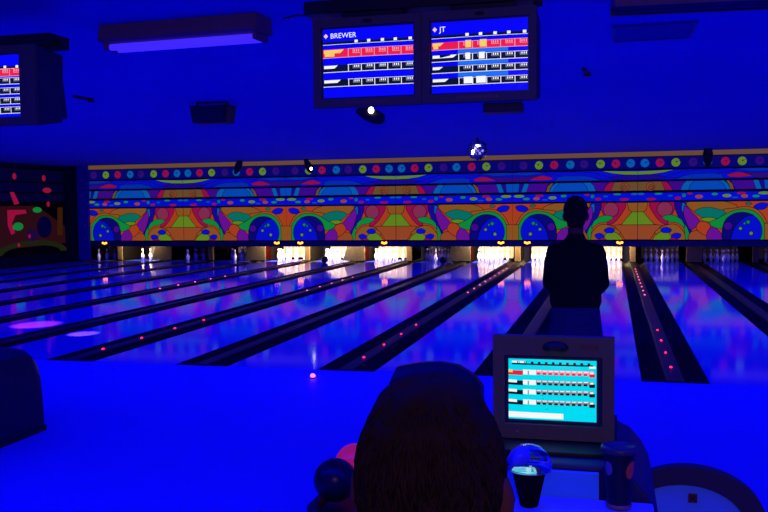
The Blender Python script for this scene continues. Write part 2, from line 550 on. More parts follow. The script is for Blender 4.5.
main_shapes = [
    ('tan', [(308, 281), (480, 281), (540, 318), (480, 340), (400, 320), (345, 330)], 1),
    ('brown', [(80, 460), (80, 388), (196, 388), (160, 425), (140, 460)], 0),
    ('tan', [(80, 281), (128, 281), (140, 310), (122, 330), (80, 330)], 0),
    ('lime', [(80, 326), (106, 326), (130, 355), (158, 388), (80, 388)], 0),
    ('orange', [(128, 281), (140, 281), (165, 345), (214, 384), (196, 392), (156, 386), (106, 326), (120, 318)], 0),
    ('crimson', [(138, 281), (255, 281), (255, 300), (236, 345), (214, 360), (222, 384), (196, 382), (158, 340)], 1),
    ('mauve', circ(205, 314, 36), 0),
    ('indigo', [(250, 281), (300, 281), (290, 330), (300, 370), (328, 420), (328, 452), (302, 400), (264, 345)], 1),
    ('cyan', [(284, 284), (302, 296), (296, 330), (282, 322)], 1),
    ('tan', [(160, 430), (200, 395), (250, 386), (285, 412), (305, 460), (240, 460)], 1),
    ('green', [(282, 372), (306, 400), (320, 440), (320, 462), (302, 462), (296, 420)], 1),
    ('green', [(193, 354), (216, 343), (250, 345), (284, 368), (296, 402), (262, 380), (226, 374)], 1),
    ('lime', [(152, 462), (180, 426), (216, 424), (240, 448), (232, 462)], 1),
    ('blue', [(188, 410), (212, 400), (236, 412), (226, 426), (196, 426)], 1),
    ('blue', [(236, 440), (256, 428), (280, 436), (268, 456), (240, 454)], 1),
    ('crimson', [(224, 462), (236, 450), (256, 452), (262, 462)], 0),
    ('purple', [(297, 298), (322, 322), (366, 374), (350, 398), (322, 412), (302, 375), (290, 335)], 1),
    ('brown', [(318, 462), (320, 430), (348, 417), (394, 434), (404, 462)], 1),
    ('orange', [(348, 400), (366, 374), (400, 380), (412, 402), (394, 440), (360, 422)], 1),
    ('purple', [(398, 425), (420, 400), (452, 420), (472, 462), (402, 462)], 1),
    ('teal', [(340, 326), (396, 306), (470, 322), (524, 324), (482, 362), (440, 362), (380, 356)], 1),
    ('lime', [(370, 360), (408, 354), (442, 364), (420, 376), (382, 373)], 1),
    ('tan', [(470, 318), (520, 312), (570, 304), (625, 326), (662, 384), (672, 462), (640, 462), (600, 340), (500, 345)], 1),
    ('green', [(408, 378), (442, 362), (468, 346), (502, 328), (552, 317), (604, 328), (642, 368), (656, 420), (655, 470), (600, 470), (500, 440), (466, 412), (440, 406), (414, 394)], 1),
    ('tan', [(650, 384), (682, 384), (682, 462), (650, 462)], 0),
    ('blue', circ(552, 420, 88), 0),
    ('navy', [(466, 408), (480, 365), (515, 338), (560, 332), (600, 345), (570, 352), (535, 380), (512, 420), (500, 460), (466, 460)], 1),
    ('violet', circ(490, 396, 20), 0),
    ('lime', circ(545, 408, 8), 0), ('green', circ(578, 378, 9), 0), ('lime', circ(592, 431, 9), 0), ('green', circ(562, 384, 6), 0),
    ('blue', [(602, 305), (632, 288), (664, 294), (652, 316), (622, 320)], 1),
    ('teal', [(566, 290), (580, 284), (594, 292), (580, 298)], 1),
]
arc_shapes = [
    ('bronze', [(80, 180), (188, 180), (206, 224), (80, 224)], 0),
    ('brown', circ(140, 206, 20), 0), ('bronze', circ(142, 208, 13), 0), ('brown', circ(144, 209, 6), 0),
    ('crimson', [(188, 180), (212, 182), (230, 200), (240, 224), (206, 224)], 0),
    ('violet', [(216, 180), (300, 180), (280, 224), (242, 224)], 0),
    ('cyan', [(302, 180), (468, 180), (488, 196), (500, 224), (276, 224), (286, 198)], 0),
    ('azure', [(340, 180), (445, 180), (470, 200), (482, 224), (312, 224), (320, 200)], 0),
    ('bronze', [(478, 180), (490, 180), (508, 198), (516, 224), (500, 224), (492, 200)], 0),
    ('violet', [(500, 180), (598, 180), (612, 224), (520, 224)], 0),
    ('cyan', [(598, 180), (622, 180), (638, 224), (612, 224)], 0),
    ('azure', [(645, 180), (682, 180), (682, 224), (650, 224)], 0),
]
wave_shapes = [
    ('lime', [(80, 131), (160, 129), (250, 125), (200, 138), (140, 146), (80, 147)], 0),
    ('indigo', [(80, 152), (120, 146), (180, 152), (210, 162), (170, 172), (80, 174)], 0),
    ('sky', [(250, 172), (320, 146), (400, 140), (460, 152), (470, 172)], 0),
    ('blue', [(200, 160), (300, 132), (400, 126), (520, 136), (470, 146), (330, 148), (250, 166)], 0),
    ('crimson', [(480, 156), (526, 143), (560, 147), (600, 163), (540, 167), (495, 165)], 0),
    ('grape', [(555, 144), (682, 148), (682, 174), (610, 172), (590, 158)], 0),
    ('sky', [(510, 128), (620, 124), (682, 128), (682, 137), (600, 142)], 0),
]
tile_shapes = [(c, circ(x, y, rx, 14, ry), 0) for c, x, y, rx, ry in (
    ('cyan', 96, 240, 16, 5), ('crimson', 142, 265, 22, 6), ('green', 176, 240, 18, 4), ('crimson', 265, 262, 15, 7), ('teal', 292, 249, 9, 9),
    ('crimson', 318, 240, 12, 5), ('brown', 360, 256, 18, 9), ('green', 430, 245, 14, 6), ('lime', 484, 253, 20, 8), ('crimson', 548, 242, 20, 6),
    ('brown', 562, 256, 16, 8), ('green', 612, 257, 16, 6), ('lime', 648, 243, 26, 7), ('azure', 230, 250, 12, 5), ('azure', 520, 262, 16, 4))]
dot_shapes = []
for c, u in (('cyan', .055), ('crimson', .17), ('lime', .29), ('grape', .42), ('cyan', .53), ('crimson', .66), ('lime', .783), ('grape', .91)):
    dot_shapes.append((c, circ(80 + 600 * u, 92, 20, 22), 0))
    dot_shapes.append(('dotblue' if c != 'grape' else 'navy', circ(80 + 600 * u + 3, 89, 4, 10), 0))
    dot_shapes.append(('dotblue' if c != 'grape' else 'navy', [(80 + 600 * u + 6, 88), (80 + 600 * u + 20, 81), (80 + 600 * u + 21, 85)], 0))
STRIPS = [('main_panel', (80.6, 679.4, 281, 460), 'orange', main_shapes, 2.6), ('tile_strip', (80.6, 679.4, 235, 273), 'blue', tile_shapes, 0),
          ('arc_strip', (80.6, 679.4, 182, 225), 'indigo', arc_shapes, 2.0), ('wave_strip', (80.6, 679.4, 126, 172), 'blue', wave_shapes, 1.4),
          ('dot_strip', (80.6, 679.4, 64, 118), 'dotblue', dot_shapes, 0)]

def draw_strip(mb, rect, bg, shapes, w, flip):
    x0, x1, y0, y1 = rect
    layer = [0]
    def put(poly, mi):
        p = clip(poly, x0, x1, y0, y1)
        if len(p) < 3: return
        yy = -0.03 - 0.0006 * layer[0]
        q = [((a - 380) / ZP * (-1 if flip else 1), yy, 0.70 + (460 - b) / ZP) for a, b in p]
        mb.add(q, [tuple(range(len(q)))], mi)
    xa, xb = ((x0 - 380) / ZP, (x1 - 380) / ZP)
    mb.box(xa, xb, -0.029, 0.0, 0.70 + (460 - y1) / ZP, 0.70 + (460 - y0) / ZP, OUT)
    layer[0] = 1
    put([(x0, y0), (x1, y0), (x1, y1), (x0, y1)], PN.index(bg))
    for c, poly, sm in shapes:
        poly = smooth_poly(poly) if sm else poly
        layer[0] += 1
        put(poly, PN.index(c))
        if w:
            layer[0] += 1
            n = len(poly)
            for i in range(n):
                a, b = Vector(poly[i]), Vector(poly[(i + 1) % n])
                d = b - a
                if d.length < 1e-4: continue
                e = d.normalized() * w * 0.3
                nn = Vector((-d.y, d.x)).normalized() * w * 0.5
                put([tuple(a - e - nn), tuple(b + e - nn), tuple(b + e + nn), tuple(a - e + nn)], OUT)

UNITW = 3.63
GX = 0.74
masks = {}
for n in range(-5, 3):
    flip = n % 2 != 0
    xc = GX + UNITW * (n + 0.5)
    lab = 'glowing mask panel painted with a bowling ball mural, %s from the side wall' % ORD[n + 5]
    if flip not in masks:
        t = thing('masking_panel', lab, 'mask panel', (xc, YM, 0), 'painted masking panels')
        MB().box(-1.81, 1.81, 0.001, 0.03, 0.66, 3.12).build('backing_board', M_board, t, org=(0, 0, 0)).location = (0, 0, 0)
        for nm, rect, bg, sh, w in STRIPS:
            mb = MB()
            draw_strip(mb, rect, bg, sh, w, flip)
            me_o = mb.build(nm, PM, t, org=(0, 0, 0))
        masks[flip] = t
    else:
        copy_tree(masks[flip], (xc, YM, 0), lab)

# side-wall mural; weak black light is put into its dimmer paints
MUR = {}
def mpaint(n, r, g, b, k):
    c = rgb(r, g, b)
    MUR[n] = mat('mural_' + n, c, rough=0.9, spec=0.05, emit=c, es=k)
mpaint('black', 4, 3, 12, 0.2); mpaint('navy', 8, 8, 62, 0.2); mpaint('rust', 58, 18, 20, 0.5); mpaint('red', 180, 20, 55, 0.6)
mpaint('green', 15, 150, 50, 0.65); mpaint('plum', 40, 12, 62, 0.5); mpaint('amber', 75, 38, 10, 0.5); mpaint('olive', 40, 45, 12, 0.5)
MN = list(MUR)
t = thing('side_mural', 'mural of tiers and arcs, low light painted in, covering the dark side wall', 'mural', (-18.27, 25.0, 0.3))
mb = MB()
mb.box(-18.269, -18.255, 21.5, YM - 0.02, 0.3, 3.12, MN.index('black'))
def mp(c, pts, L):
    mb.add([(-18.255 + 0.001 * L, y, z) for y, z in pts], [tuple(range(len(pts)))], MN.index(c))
mp('navy', [(21.5, 2.70), (27, 2.70), (27, 3.08), (21.5, 3.08)], 1)
mp('navy', [(21.5, 2.36), (27, 2.36), (27, 2.64), (21.5, 2.64)], 1)
mp('navy', [(21.5, 2.05), (27, 2.05), (27, 2.30), (21.5, 2.30)], 1)
mp('rust', [(21.5, 0.5), (27, 0.62), (27, 1.2), (25.5, 1.9), (21.5, 1.9)], 1)
for y, z in ((24.4, 2.84), (25.9, 2.82)): mp('red', circ(y, z, 0.10, 16), 3)
mp('red', circ(26.05, 2.42, 0.24, 18, 0.09), 3)
mp('red', [(24.15, 2.34), (24.35, 2.34), (24.6, 1.98), (24.35, 1.94)], 3)
mp('red', circ(26.1, 1.96, 0.09, 14), 3)
mp('green', circ(25.5, 1.77, 0.24, 18, 0.09), 3)
mp('red', [(24.0, 1.78), (24.9, 1.78), (24.95, 1.66), (24.4, 1.62), (24.2, 1.35), (24.35, 1.05), (24.15, 1.0), (24.0, 1.3)], 3)
mp('green', circ(24.5, 1.25, 0.26, 18, 0.13), 4)
mp('plum', circ(25.2, 0.95, 0.3, 18, 0.2), 3)
mp('red', circ(25.05, 0.92, 0.07, 12), 4); mp('red', circ(24.5, 0.66, 0.06, 12), 4)
mp('navy', circ(25.85, 1.2, 0.40, 22, 0.36), 3)
mp('amber', [(26.55, 0.9), (26.85, 0.9), (26.9, 1.85), (26.6, 1.85)], 3)
arcp = []
for i in range(15):
    a = PI * i / 14
    arcp.append((25.2 + 1.9 * math.cos(a), 0.36 + 0.42 * math.sin(a)))
for i in range(14, -1, -1):
    a = PI * i / 14
    arcp.append((25.2 + 1.5 * math.cos(a), 0.36 + 0.26 * math.sin(a)))
mp('olive', arcp, 2)
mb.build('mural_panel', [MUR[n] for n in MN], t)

# ------------------------------------------------------------------ ball indicator lamps on the mask ledge
ind0 = None
for x, what in ((-16.72, 'the first lane from the side wall'), (-10.47, 'the fifth lane from the side wall'), (-9.67, 'divider of the fifth and sixth lanes'),
                (-6.89, 'the seventh lane from the side wall'), (-3.24, 'the ninth lane from the side wall'), (-2.45, 'the tenth lane from the side wall'), (0.24, 'the lane the bowler faces')):
    lab = 'small orange lit indicator on mask ledge above ' + what
    if ind0 is None:
        ind0 = thing('mounted_ball_indicator', lab, 'indicator light', (x, YM - 0.06, 0.60), 'orange ball indicators')
        MB().box(x - 0.11, x + 0.11, YM - 0.085, YM - 0.061, 0.535, 0.665).build('housing', M_black, ind0, 0.004)
        for dx, dz in ((-0.06, 0.02), (0.06, 0.02), (0.0, 0.0)):
            MB().ball((x + dx, YM - 0.088, 0.60 + dz), (0.036, 0.02, 0.036), 12, 8).build('lamp', M_orange, ind0, smooth=True)
    else:
        copy_tree(ind0, (x, YM - 0.06, 0.60), lab)

# ------------------------------------------------------------------ bowling balls
def bball(c, m, label, r=0.108, tip=0.0):
    t = thing('bowling_ball', label, 'bowling ball', (c[0], c[1], c[2] - r))
    MB().ball(c, r, 32, 20).build('ball_shell', m, t, smooth=True)
    for dx, dy in ((-0.02, 0.02), (0.02, 0.02), (0.0, -0.03)):
        d = Matrix.Rotation(tip, 3, 'Y') @ Vector((dx, dy - 0.02, math.sqrt(r * r - dx * dx - (dy - 0.02) ** 2)))
        MB().chain([Vector(c) + d * 0.97, Vector(c) + d * 1.004], [0.012, 0.012], 12, cap=False).build('finger_hole', M_black, t)
bball((-4.93, 26.45, 0.108), M_ballnavy, 'dark bowling ball rolling towards the dim pins of the eighth lane from the side wall')
bball((-8.72, 26.55, 0.108), M_ballnavy, 'dark bowling ball rolling towards the bright pins of the sixth lane from the side wall')
bball((-1.335, 4.18, 0.408), M_ballnavy, 'navy bowling ball resting at the open end of the return rack')
bball((-1.295, 4.405, 0.425), M_ballred, 'glowing red bowling ball resting on the return rack behind the navy ball', 0.108, 1.9)

# ------------------------------------------------------------------ ball returns
def ball_return(xc, y0, y1, yr0, lab, h, hw, boxy=False):
    t = thing('ball_return', lab, 'ball return', (xc, (y0 + y1) / 2, 0), 'ball returns')
    mb = MB()
    secs = [(y0, 0.70), (y0 + 0.12, 0.90), (y0 + 0.35, 1.0), (y1 - 0.25, 1.0), (y1 - 0.06, 0.96), (y1, 0.86)]
    prof = [(-1.0, 0.04), (-0.98, 0.35), (-0.93, 0.70), (-0.80, 0.90), (-0.55, 0.98), (0, 1.0), (0.55, 0.98), (0.80, 0.90), (0.93, 0.70), (0.98, 0.35), (1.0, 0.04)]
    if boxy:
        prof = [(-1.0, 0.04), (-1.0, 0.5), (-1.0, 0.90), (-0.97, 0.945), (-0.5, 0.985), (0, 1.0), (0.45, 0.975), (0.85, 0.88), (1.0, 0.80), (1.0, 0.45), (1.0, 0.04)]
        secs = [(y0, 0.8), (y0 + 0.12, 0.93), (y0 + 0.3, 1.0), (y1 - 0.15, 1.0), (y1 - 0.04, 0.99), (y1, 0.96)]
    v, fs = [], []
    n = len(prof)
    for y, s in secs:
        for a, z in prof:
            v.append((xc + a * hw * (0.9 + 0.1 * s), y, 0.03 + (h - 0.03) * z * s if z > 0.1 else 0.04))
    for i in range(len(secs) - 1):
        for k in range(n):
            fs.append((i * n + k, i * n + (k + 1) % n, (i + 1) * n + (k + 1) % n, (i + 1) * n + k))
    fs += [tuple(range(n)), tuple(range(len(secs) * n - 1, (len(secs) - 1) * n - 1, -1))]
    mb.add(v, fs).build('hood', M_return, t, smooth=False)
    MB().box(xc - hw * 1.03, xc + hw * 1.03, y0, y1 + 0.01, 0.0, 0.045).build('plinth', M_black, t)
    # rack
    rk = MB()
    zr = 0.28
    rk.box(xc - 0.33, xc + 0.33, yr0, y0 + 0.1, zr - 0.05, zr)
    rk.build('rack_tray', M_black, t, 0.01)
    for s in (-1, 1):
        MB().chain([(xc + s * 0.34, y0 + 0.05, zr), (xc + s * 0.345, yr0 + 0.12, zr), (xc + s * 0.28, yr0 - 0.03, zr), (xc, yr0 - 0.06, zr)], [0.035, 0.035, 0.035, 0.035], 12).build('rack_rail', M_return, t, smooth=True)
    MB().chain([(xc, yr0 + 0.35, 0.0), (xc, yr0 + 0.35, zr - 0.05)], [0.13, 0.09], 18, cap=False).build('rack_pedestal', M_black, t, smooth=True)
ball_return(-1.08, 5.28, 5.72, 3.98, 'dark ball return with domed hood behind the seated spectator, two balls on its rack', 0.765, 0.28, True)
ball_return(-4.72, 4.95, 6.18, 3.98, 'dark ball return with domed hood and empty rack at the edge of the blue approach', 0.70, 0.30)

# ------------------------------------------------------------------ score monitors
SCR = {}
def smat(n, c, s):
    SCR[n] = mat('screen_' + n, (0.0, 0.0, 0.0, 1), rough=0.25, spec=0.2, emit=c, es=s)
smat('blue', (0.002, 0.002, 1.0, 1), 0.95); smat('red', (0.85, 0.012, 0.05, 1), 1.0); smat('black', (0.003, 0.006, 0.014, 1), 1.0)
smat('white', (0.85, 0.85, 0.85, 1), 1.1); smat('yellow', (0.95, 0.62, 0.12, 1), 1.0); smat('grey', (0.25, 0.28, 0.32, 1), 1.0)
smat('cyan', (0.0, 0.68, 0.84, 1), 1.05); smat('pink', (0.9, 0.35, 0.45, 1), 1.0); smat('azure', (0.01, 0.16, 0.95, 1), 1.0)
SN = list(SCR); SM = [SCR[n] for n in SN]

def text_shape(s, x, z, h):
    cu = bpy.data.curves.new('txt', 'FONT')
    cu.body = s
    cu.size = h * 1.4
    o = bpy.data.objects.new('txt', cu)
    COL.objects.link(o)
    me = bpy.data.meshes.new_from_object(o.evaluated_get(bpy.context.evaluated_depsgraph_get()))
    vs = [(v.co.x, v.co.y) for v in me.vertices]
    fs = [tuple(p.vertices) for p in me.polygons]
    bpy.data.objects.remove(o); bpy.data.curves.remove(cu); bpy.data.meshes.remove(me)
    return vs, fs

class Screen:
    """score display; u,v from 0..1 (v up), mapped onto a slightly domed tube face"""
    def __init__(self, x0, x1, z0, z1, y, dome):
        self.b = (x0, x1, z0, z1, y, dome); self.mb = MB(); self.L = 0
    def pt(self, u, v, L=None):
        x0, x1, z0, z1, y, d = self.b
        L = self.L if L is None else L
        return (x0 + (x1 - x0) * u, y - d * (1 - (2 * u - 1) ** 2) * (1 - (2 * v - 1) ** 2) - 0.0006 * L, z0 + (z1 - z0) * v)
    def rect(self, u0, u1, v0, v1, c, nu=6, nv=1):
        for i in range(nu):
            for k in range(nv):
                a, b = u0 + (u1 - u0) * i / nu, u0 + (u1 - u0) * (i + 1) / nu
                p, q = v0 + (v1 - v0) * k / nv, v0 + (v1 - v0) * (k + 1) / nv
                self.mb.add([self.pt(a, p), self.pt(b, p), self.pt(b, q), self.pt(a, q)], [(0, 1, 2, 3)], SN.index(c))
    def text(self, s, u, v, h, c, wide=1.0):
        x0, x1, z0, z1, y, d = self.b
        vs, fs = text_shape(s, 0, 0, h * (z1 - z0))
        self.mb.add([self.pt(u + a * wide / (x1 - x0), v + b / (z1 - z0)) for a, b in vs], fs, SN.index(c))
    def diamond(self, u, v, r, c):
        self.mb.add([self.pt(u - r * .7, v), self.pt(u, v - r), self.pt(u + r * .7, v), self.pt(u, v + r)], [(0, 1, 2, 3)], SN.index(c))

def score_rows(s, rows, header, pale):
    s.rect(0, 1, 0, 1, 'blue', 10, 8)
    if len(rows) == 4:
        s.L = 1
        for v0, v1 in ((0.55, 0.60), (0.385, 0.435), (0.215, 0.275)):
            s.rect(0.28, 0.80, v0, v1, 'azure', 6)
    s.L = 2
    s.diamond(0.035, 0.90, 0.035, 'yellow')
    s.text(header, 0.085, 0.865, 0.075, 'white', 1.0)
    s.rect(0.0, 1, 0.775, 0.815, 'black', 10)
    s.rect(0.0, 1, 0.770, 0.776, 'white', 10)
    s.L = 3
    for u in (0.36, 0.50, 0.65, 0.79, 0.95):
        s.rect(u, u + 0.035, 0.785, 0.825, 'white', 1)
    for i, (v0, v1, c, name_w, scores) in enumerate(rows):
        s.L = 2
        s.rect(0, 1, v0, v1, c, 10)
        s.L = 3
        s.rect(0, 1, v0 - 0.008, v0, 'white' if c == 'black' else 'pink', 10)
        s.rect(0.28, 1, v1 - 0.006, v1, 'white' if c == 'black' else 'pink', 10)
        h = v1 - v0
        s.mb.add([s.pt(0.01, v0 + h * 0.50), s.pt(name_w - 0.04, v0 + h * 0.50), s.pt(name_w, v0 + h * 0.93), s.pt(0.01, v0 + h * 0.93)], [(0, 1, 2, 3)], SN.index('yellow' if c == 'red' else 'white'))
        if c == 'red':
            s.rect(0.02, name_w * 0.55, v0 + h * 0.12, v0 + h * 0.48, 'yellow', 2)
        for k in range(5):
            a = 0.285 + k * 0.145
            s.rect(a, a + 0.008, v0, v1, 'white' if c == 'black' else 'pink', 1)
            s.rect(a + 0.055, a + 0.135, v0 + h * 0.40, v0 + h * 0.46, 'grey' if c == 'black' else 'pink', 1)
            s.rect(a + 0.055, a + 0.063, v0 + h * 0.46, v1, 'grey' if c == 'black' else 'pink', 1)
            for q in range(3):
                s.rect(a + 0.07 + q * 0.022, a + 0.082 + q * 0.022, v0 + h * 0.55, v0 + h * 0.85, 'white' if c == 'black' else 'pink', 1)
        s.L = 4
        for (u0, u1) in scores:
            s.rect(u0, u1, v0 + h * 0.12, v1 + h * 0.10, 'white' if c == 'black' else 'yellow', 2)

def overhead(xc, lab, header, rows, dx=0.0, dz=0.0, w=0.705):
    yf = 5.5
    t = thing('score_monitor', lab, 'monitor', (xc, yf + 0.2, 2.40), 'overhead score monitors')
    z0, z1 = 2.405 + dz, 2.965 + dz
    hw = w / 2
    mb = MB()
    mb.prism([(yf, z0 + 0.03), (yf + 0.03, z0), (yf + 0.28, z0 + 0.04), (yf + 0.31, z1 - 0.03), (yf + 0.03, z1), (yf, z1 - 0.02)], 'x', xc - hw, xc + hw)
    mb.build('cabinet', M_cabside, t, 0.012)
    MB().box(xc - 0.2, xc + 0.2, yf + 0.12, yf + 0.30, z1 - 0.01, (3.029 if dz == 0 else 2.936)).build('hanging_bracket', M_black, t)
    MB().prism([(xc - 0.24, z0 + 0.09), (xc + 0.24, z0 + 0.09), (xc + 0.20, z1 - 0.08), (xc - 0.20, z1 - 0.08)], 'y', yf + 0.32, yf + 0.52).build('tube_housing', M_cabside, t, 0.02)
    x0, x1, sz0, sz1 = xc - 0.292 + dx, xc + 0.300 + dx, 2.468 + dz, 2.902 + dz
    fr = MB()
    for a, b, c, d in ((xc - hw, x0 - 0.012, z0, z1), (x1 + 0.012, xc + hw, z0, z1), (x0 - 0.012, x1 + 0.012, z0, sz0 - 0.01), (x0 - 0.012, x1 + 0.012, sz1 + 0.01, z1)):
        fr.box(a, b, yf - 0.035, yf - 0.001, c, d)
    bz = fr.build('bezel', M_cab, t)
    MB().chain([(xc + 0.01, yf - 0.036, 2.937 + dz), (xc + 0.01, yf - 0.046, 2.937 + dz)], [(0.03, 0.012), (0.028, 0.010)], 16, side=(1, 0, 0)).build('sensor_window', M_black, bz)
    lg = MB()
    for k in range(10):
        a = xc - 0.13 + k * 0.026
        lg.box(a, a + 0.018, yf - 0.0385, yf - 0.0352, 2.424 + dz, 2.444 + dz)
    lg.build('maker_badge', mat('badge_gold', (0.16, 0.07, 0.03, 1), rough=0.4), bz)
    MB().box(x0 - 0.012, x1 + 0.012, yf - 0.010, yf - 0.001, sz0 - 0.01, sz1 + 0.01).build('screen_surround', M_bezel, t)
    s = Screen(x0, x1, sz0, sz1, yf - 0.012, 0.012)
    score_rows(s, rows, header, False)
    s.mb.build('screen', SM, t)
    return t
rowsA = [(0.585, 0.705, 'red', 0.24, []), (0.375, 0.475, 'black', 0.17, []), (0.165, 0.265, 'black', 0.20, [])]
rowsB = [(0.610, 0.715, 'red', 0.13, [(0.36, 0.42), (0.51, 0.58)]), (0.445, 0.540, 'black', 0.27, [(0.36, 0.41), (0.50, 0.56)]),
         (0.285, 0.375, 'black', 0.12, []), (0.11, 0.205, 'black', 0.18, [(0.34, 0.43), (0.47, 0.57)])]
rowsC = [(0.66, 0.78, 'red', 0.2, []), (0.53, 0.63, 'black', 0.2, []), (0.37, 0.47, 'black', 0.2, []), (0.21, 0.31, 'black', 0.2, []), (0.06, 0.16, 'black', 0.2, [])]
overhead(-1.500, 'overhead score monitor with three score rows and BREWER header, hung above the lit spotlight', 'BREWER', rowsA)
overhead(-0.792, 'overhead score monitor with four score rows and JT header, beside the BREWER monitor', 'JT', rowsB)
overhead(-4.248, 'overhead score monitor cut by the photo edge, its dark side showing', '', rowsC, -0.085, -0.035)

def mount(x0, x1, lab, zc, zb=2.972):
    t = thing('monitor_mount', lab, 'mount', ((x0 + x1) / 2, 5.7, 3.25), 'ceiling mounts of the score monitors')
    MB().box(x0, x1, 5.60, 5.84, zb, zc).build('mounting_beam', M_black, t, 0.01)
    for x in (x0 + 0.2, (x0 + x1) / 2 - 0.2):
        MB().box(x - 0.03, x + 0.03, 5.69, 5.75, zc, 3.25).build('hanger_rod', M_black, t)
    MB().chain([(x1 - 0.01, 5.70, zc - 0.07), (x1 + 0.04, 5.70, zc - 0.07)], [0.045, 0.04], 14, cap=False).build('end_knob', M_black, t)
    return t
mount(-1.96, -0.46, 'black ceiling mount bar carrying the BREWER and JT score monitors', 3.115, 3.03)
mount(-5.6, -3.86, 'black ceiling mount bar carrying the score monitor cut by the photo edge', 3.03, 2.937)
t = thing('hanging_sensor_bar', 'small black bar hanging under the JT score monitor', 'sensor', (-0.65, 5.66, 2.38))
MB().box(-0.775, -0.535, 5.55, 5.70, 2.345, 2.404).build('bar_body', M_black, t, 0.006)

# ------------------------------------------------------------------ ceiling fixtures
t = thing('hanging_blacklight_fixture', 'brown ceiling strip fixture with a glowing violet blacklight tube', 'light fixture', (-3.25, 6.55, ZC))
t.rotation_euler = (0, 0, math.radians(-3))
MB().prism([(6.42, 3.249), (6.39, 3.13), (6.43, 3.115), (6.67, 3.115), (6.71, 3.13), (6.68, 3.249)], 'x', -3.99, -2.60).build('fixture_body', M_fix, t)
for x in (-3.97, -2.65):
    MB().box(x, x + 0.03, 6.44, 6.66, 3.06, 3.114).build('lamp_holder', M_fix, t)
for dy in (-0.055, 0.055):
    MB().chain([(-3.938, 6.55 + dy, 3.082), (-2.652, 6.55 + dy, 3.082)], [0.026, 0.026], 14, cap=False).build('blacklight_tube', M_tube, t, smooth=True)
t = thing('unlit_fixture', 'brown twin-rail ceiling strip fixture with unlit dark tubes', 'light fixture', (0.75, 6.75, ZC))
t.rotation_euler = (0, 0, math.radians(5))
MB().box(0.0, 1.5, 6.62, 6.88, 3.19, 3.25).build('fixture_body', M_deadtube, t)
for y in (6.58, 6.90):
    MB().box(0.0, 1.5, y - 0.012, y + 0.02, 3.145, 3.25).build('side_rail', M_fix, t)
for y in (6.69, 6.81):
    MB().chain([(0.03, y, 3.165), (1.47, y, 3.165)], [0.02, 0.02], 12, cap=False).build('dark_tube', M_deadtube, t, smooth=True)
t = thing('ceiling_vent', 'dull teal rectangular vent in the blue ceiling', 'vent', (0.34, 8.08, ZC))
mb = MB()
mb.box(0.0, 0.68, 7.72, 7.75, 3.225, 3.25).box(0.0, 0.68, 8.40, 8.43, 3.225, 3.25).box(0.0, 0.03, 7.75, 8.40, 3.225, 3.25).box(0.65, 0.68, 7.75, 8.40, 3.225, 3.25)
mb.build('vent_frame', M_vent, t)
mb = MB()
for i in range(9):
    y = 7.76 + i * 0.07
    mb.prism([(y, 3.248), (y + 0.06, 3.232), (y + 0.062, 3.236), (y + 0.004, 3.25)], 'x', 0.031, 0.649)
mb.build('louvres', M_vent, t)
t = thing('sprinkler_head', 'tiny dark sprinkler head near the teal ceiling vent', 'sprinkler', (-0.28, 10.2, ZC), 'ceiling sprinklers')
MB().chain([(-0.30, 10.0, 3.235), (-0.27, 10.35, 3.24)], [0.02, 0.03], 10).build('sprinkler_pipe', M_black, t)
MB().chain([(-0.27, 10.35, 3.25), (-0.27, 10.35, 3.20)], [0.03, 0.045], 12, cap=False).build('deflector', M_black, t)
copy_tree(t, (-6.73, 10.47, ZC), 'tiny dark sprinkler head beside the edge-cut score monitor')

t = thing('hanging_speaker', 'black box speaker hung from the ceiling by a metal yoke', 'speaker', (-5.42, 11.6, ZC))
MB().prism([(-5.71, 3.20), (-5.13, 3.20), (-5.17, 2.955), (-5.67, 2.955)], 'y', 11.45, 11.75).build('speaker_box', M_black, t, 0.012)
yk = MB()
yk.box(-5.66, -5.645, 11.56, 11.60, 3.20, 3.25).box(-5.20, -5.185, 11.56, 11.60, 3.20, 3.25).box(-5.66, -5.185, 11.56, 11.60, 3.235, 3.25)
yk.build('yoke', M_blackm, t)
MB().box(-5.65, -5.19, 11.435, 11.449, 2.975, 3.185).build('grille', M_blackm, t)

cu = [(-2.44, 6.5, 3.215), (-2.3, 6.42, 3.215), (-2.1, 6.3, 3.17), (-1.95, 6.1, 3.10), (-1.93, 5.86, 3.06)]
o = MB().chain(cu, [0.007] * 5, 8).build('power_cord', M_black, None, smooth=True, org=cu[0])
tag(o, 'thin dark power cable running from the violet fixture to the monitor mount', 'cable')

def spotlight(c, lab, lit, ang, s=1.0, lensdir=(0.5, -1, 0.1)):
    t = thing('spotlight', lab, 'spotlight', (c[0], c[1], ZC), 'party spotlights under the ceiling')
    d = Vector((math.cos(ang), 0, math.sin(ang)))
    C = Vector(c)
    MB().chain([C - d * 0.16 * s, C - d * 0.05 * s, C + d * 0.10 * s, C + d * 0.17 * s], [0.06 * s, 0.10 * s, 0.115 * s, 0.10 * s], 18, side=(0, 1, 0)).build('lamp_housing', M_black, t, smooth=True)
    MB().chain([(c[0], c[1], c[2] + 0.09 * s), (c[0], c[1], ZC)], [0.02, 0.02], 10, cap=False).build('stem', M_black, t)
    if lit:
        L = C + Vector(lit)
        MB().ball(L, (0.045 * s, 0.02, 0.05 * s), 14, 10).build('lens', M_lens, t, smooth=True)
    return t
spotlight((-3.10, 11.4, 2.975), 'black spotlight with a glowing pinkish-white lens under the BREWER monitor', (0.06, -0.115, 0.045), math.radians(-20), 0.85)
spotlight((-9.10, 26.2, 3.06), 'black spotlight with a small bright lens in front of the mask dots', (0.13, -0.09, -0.12), math.radians(-62), 1.0)
spotlight((-11.45, 26.2, 3.02), 'unlit black spotlight tilted in front of the painted mask', None, math.radians(65), 1.0)
spotlight((2.585, 26.2, 2.98), 'unlit black spotlight hanging upright in front of the mask dots', None, math.radians(90), 1.2)

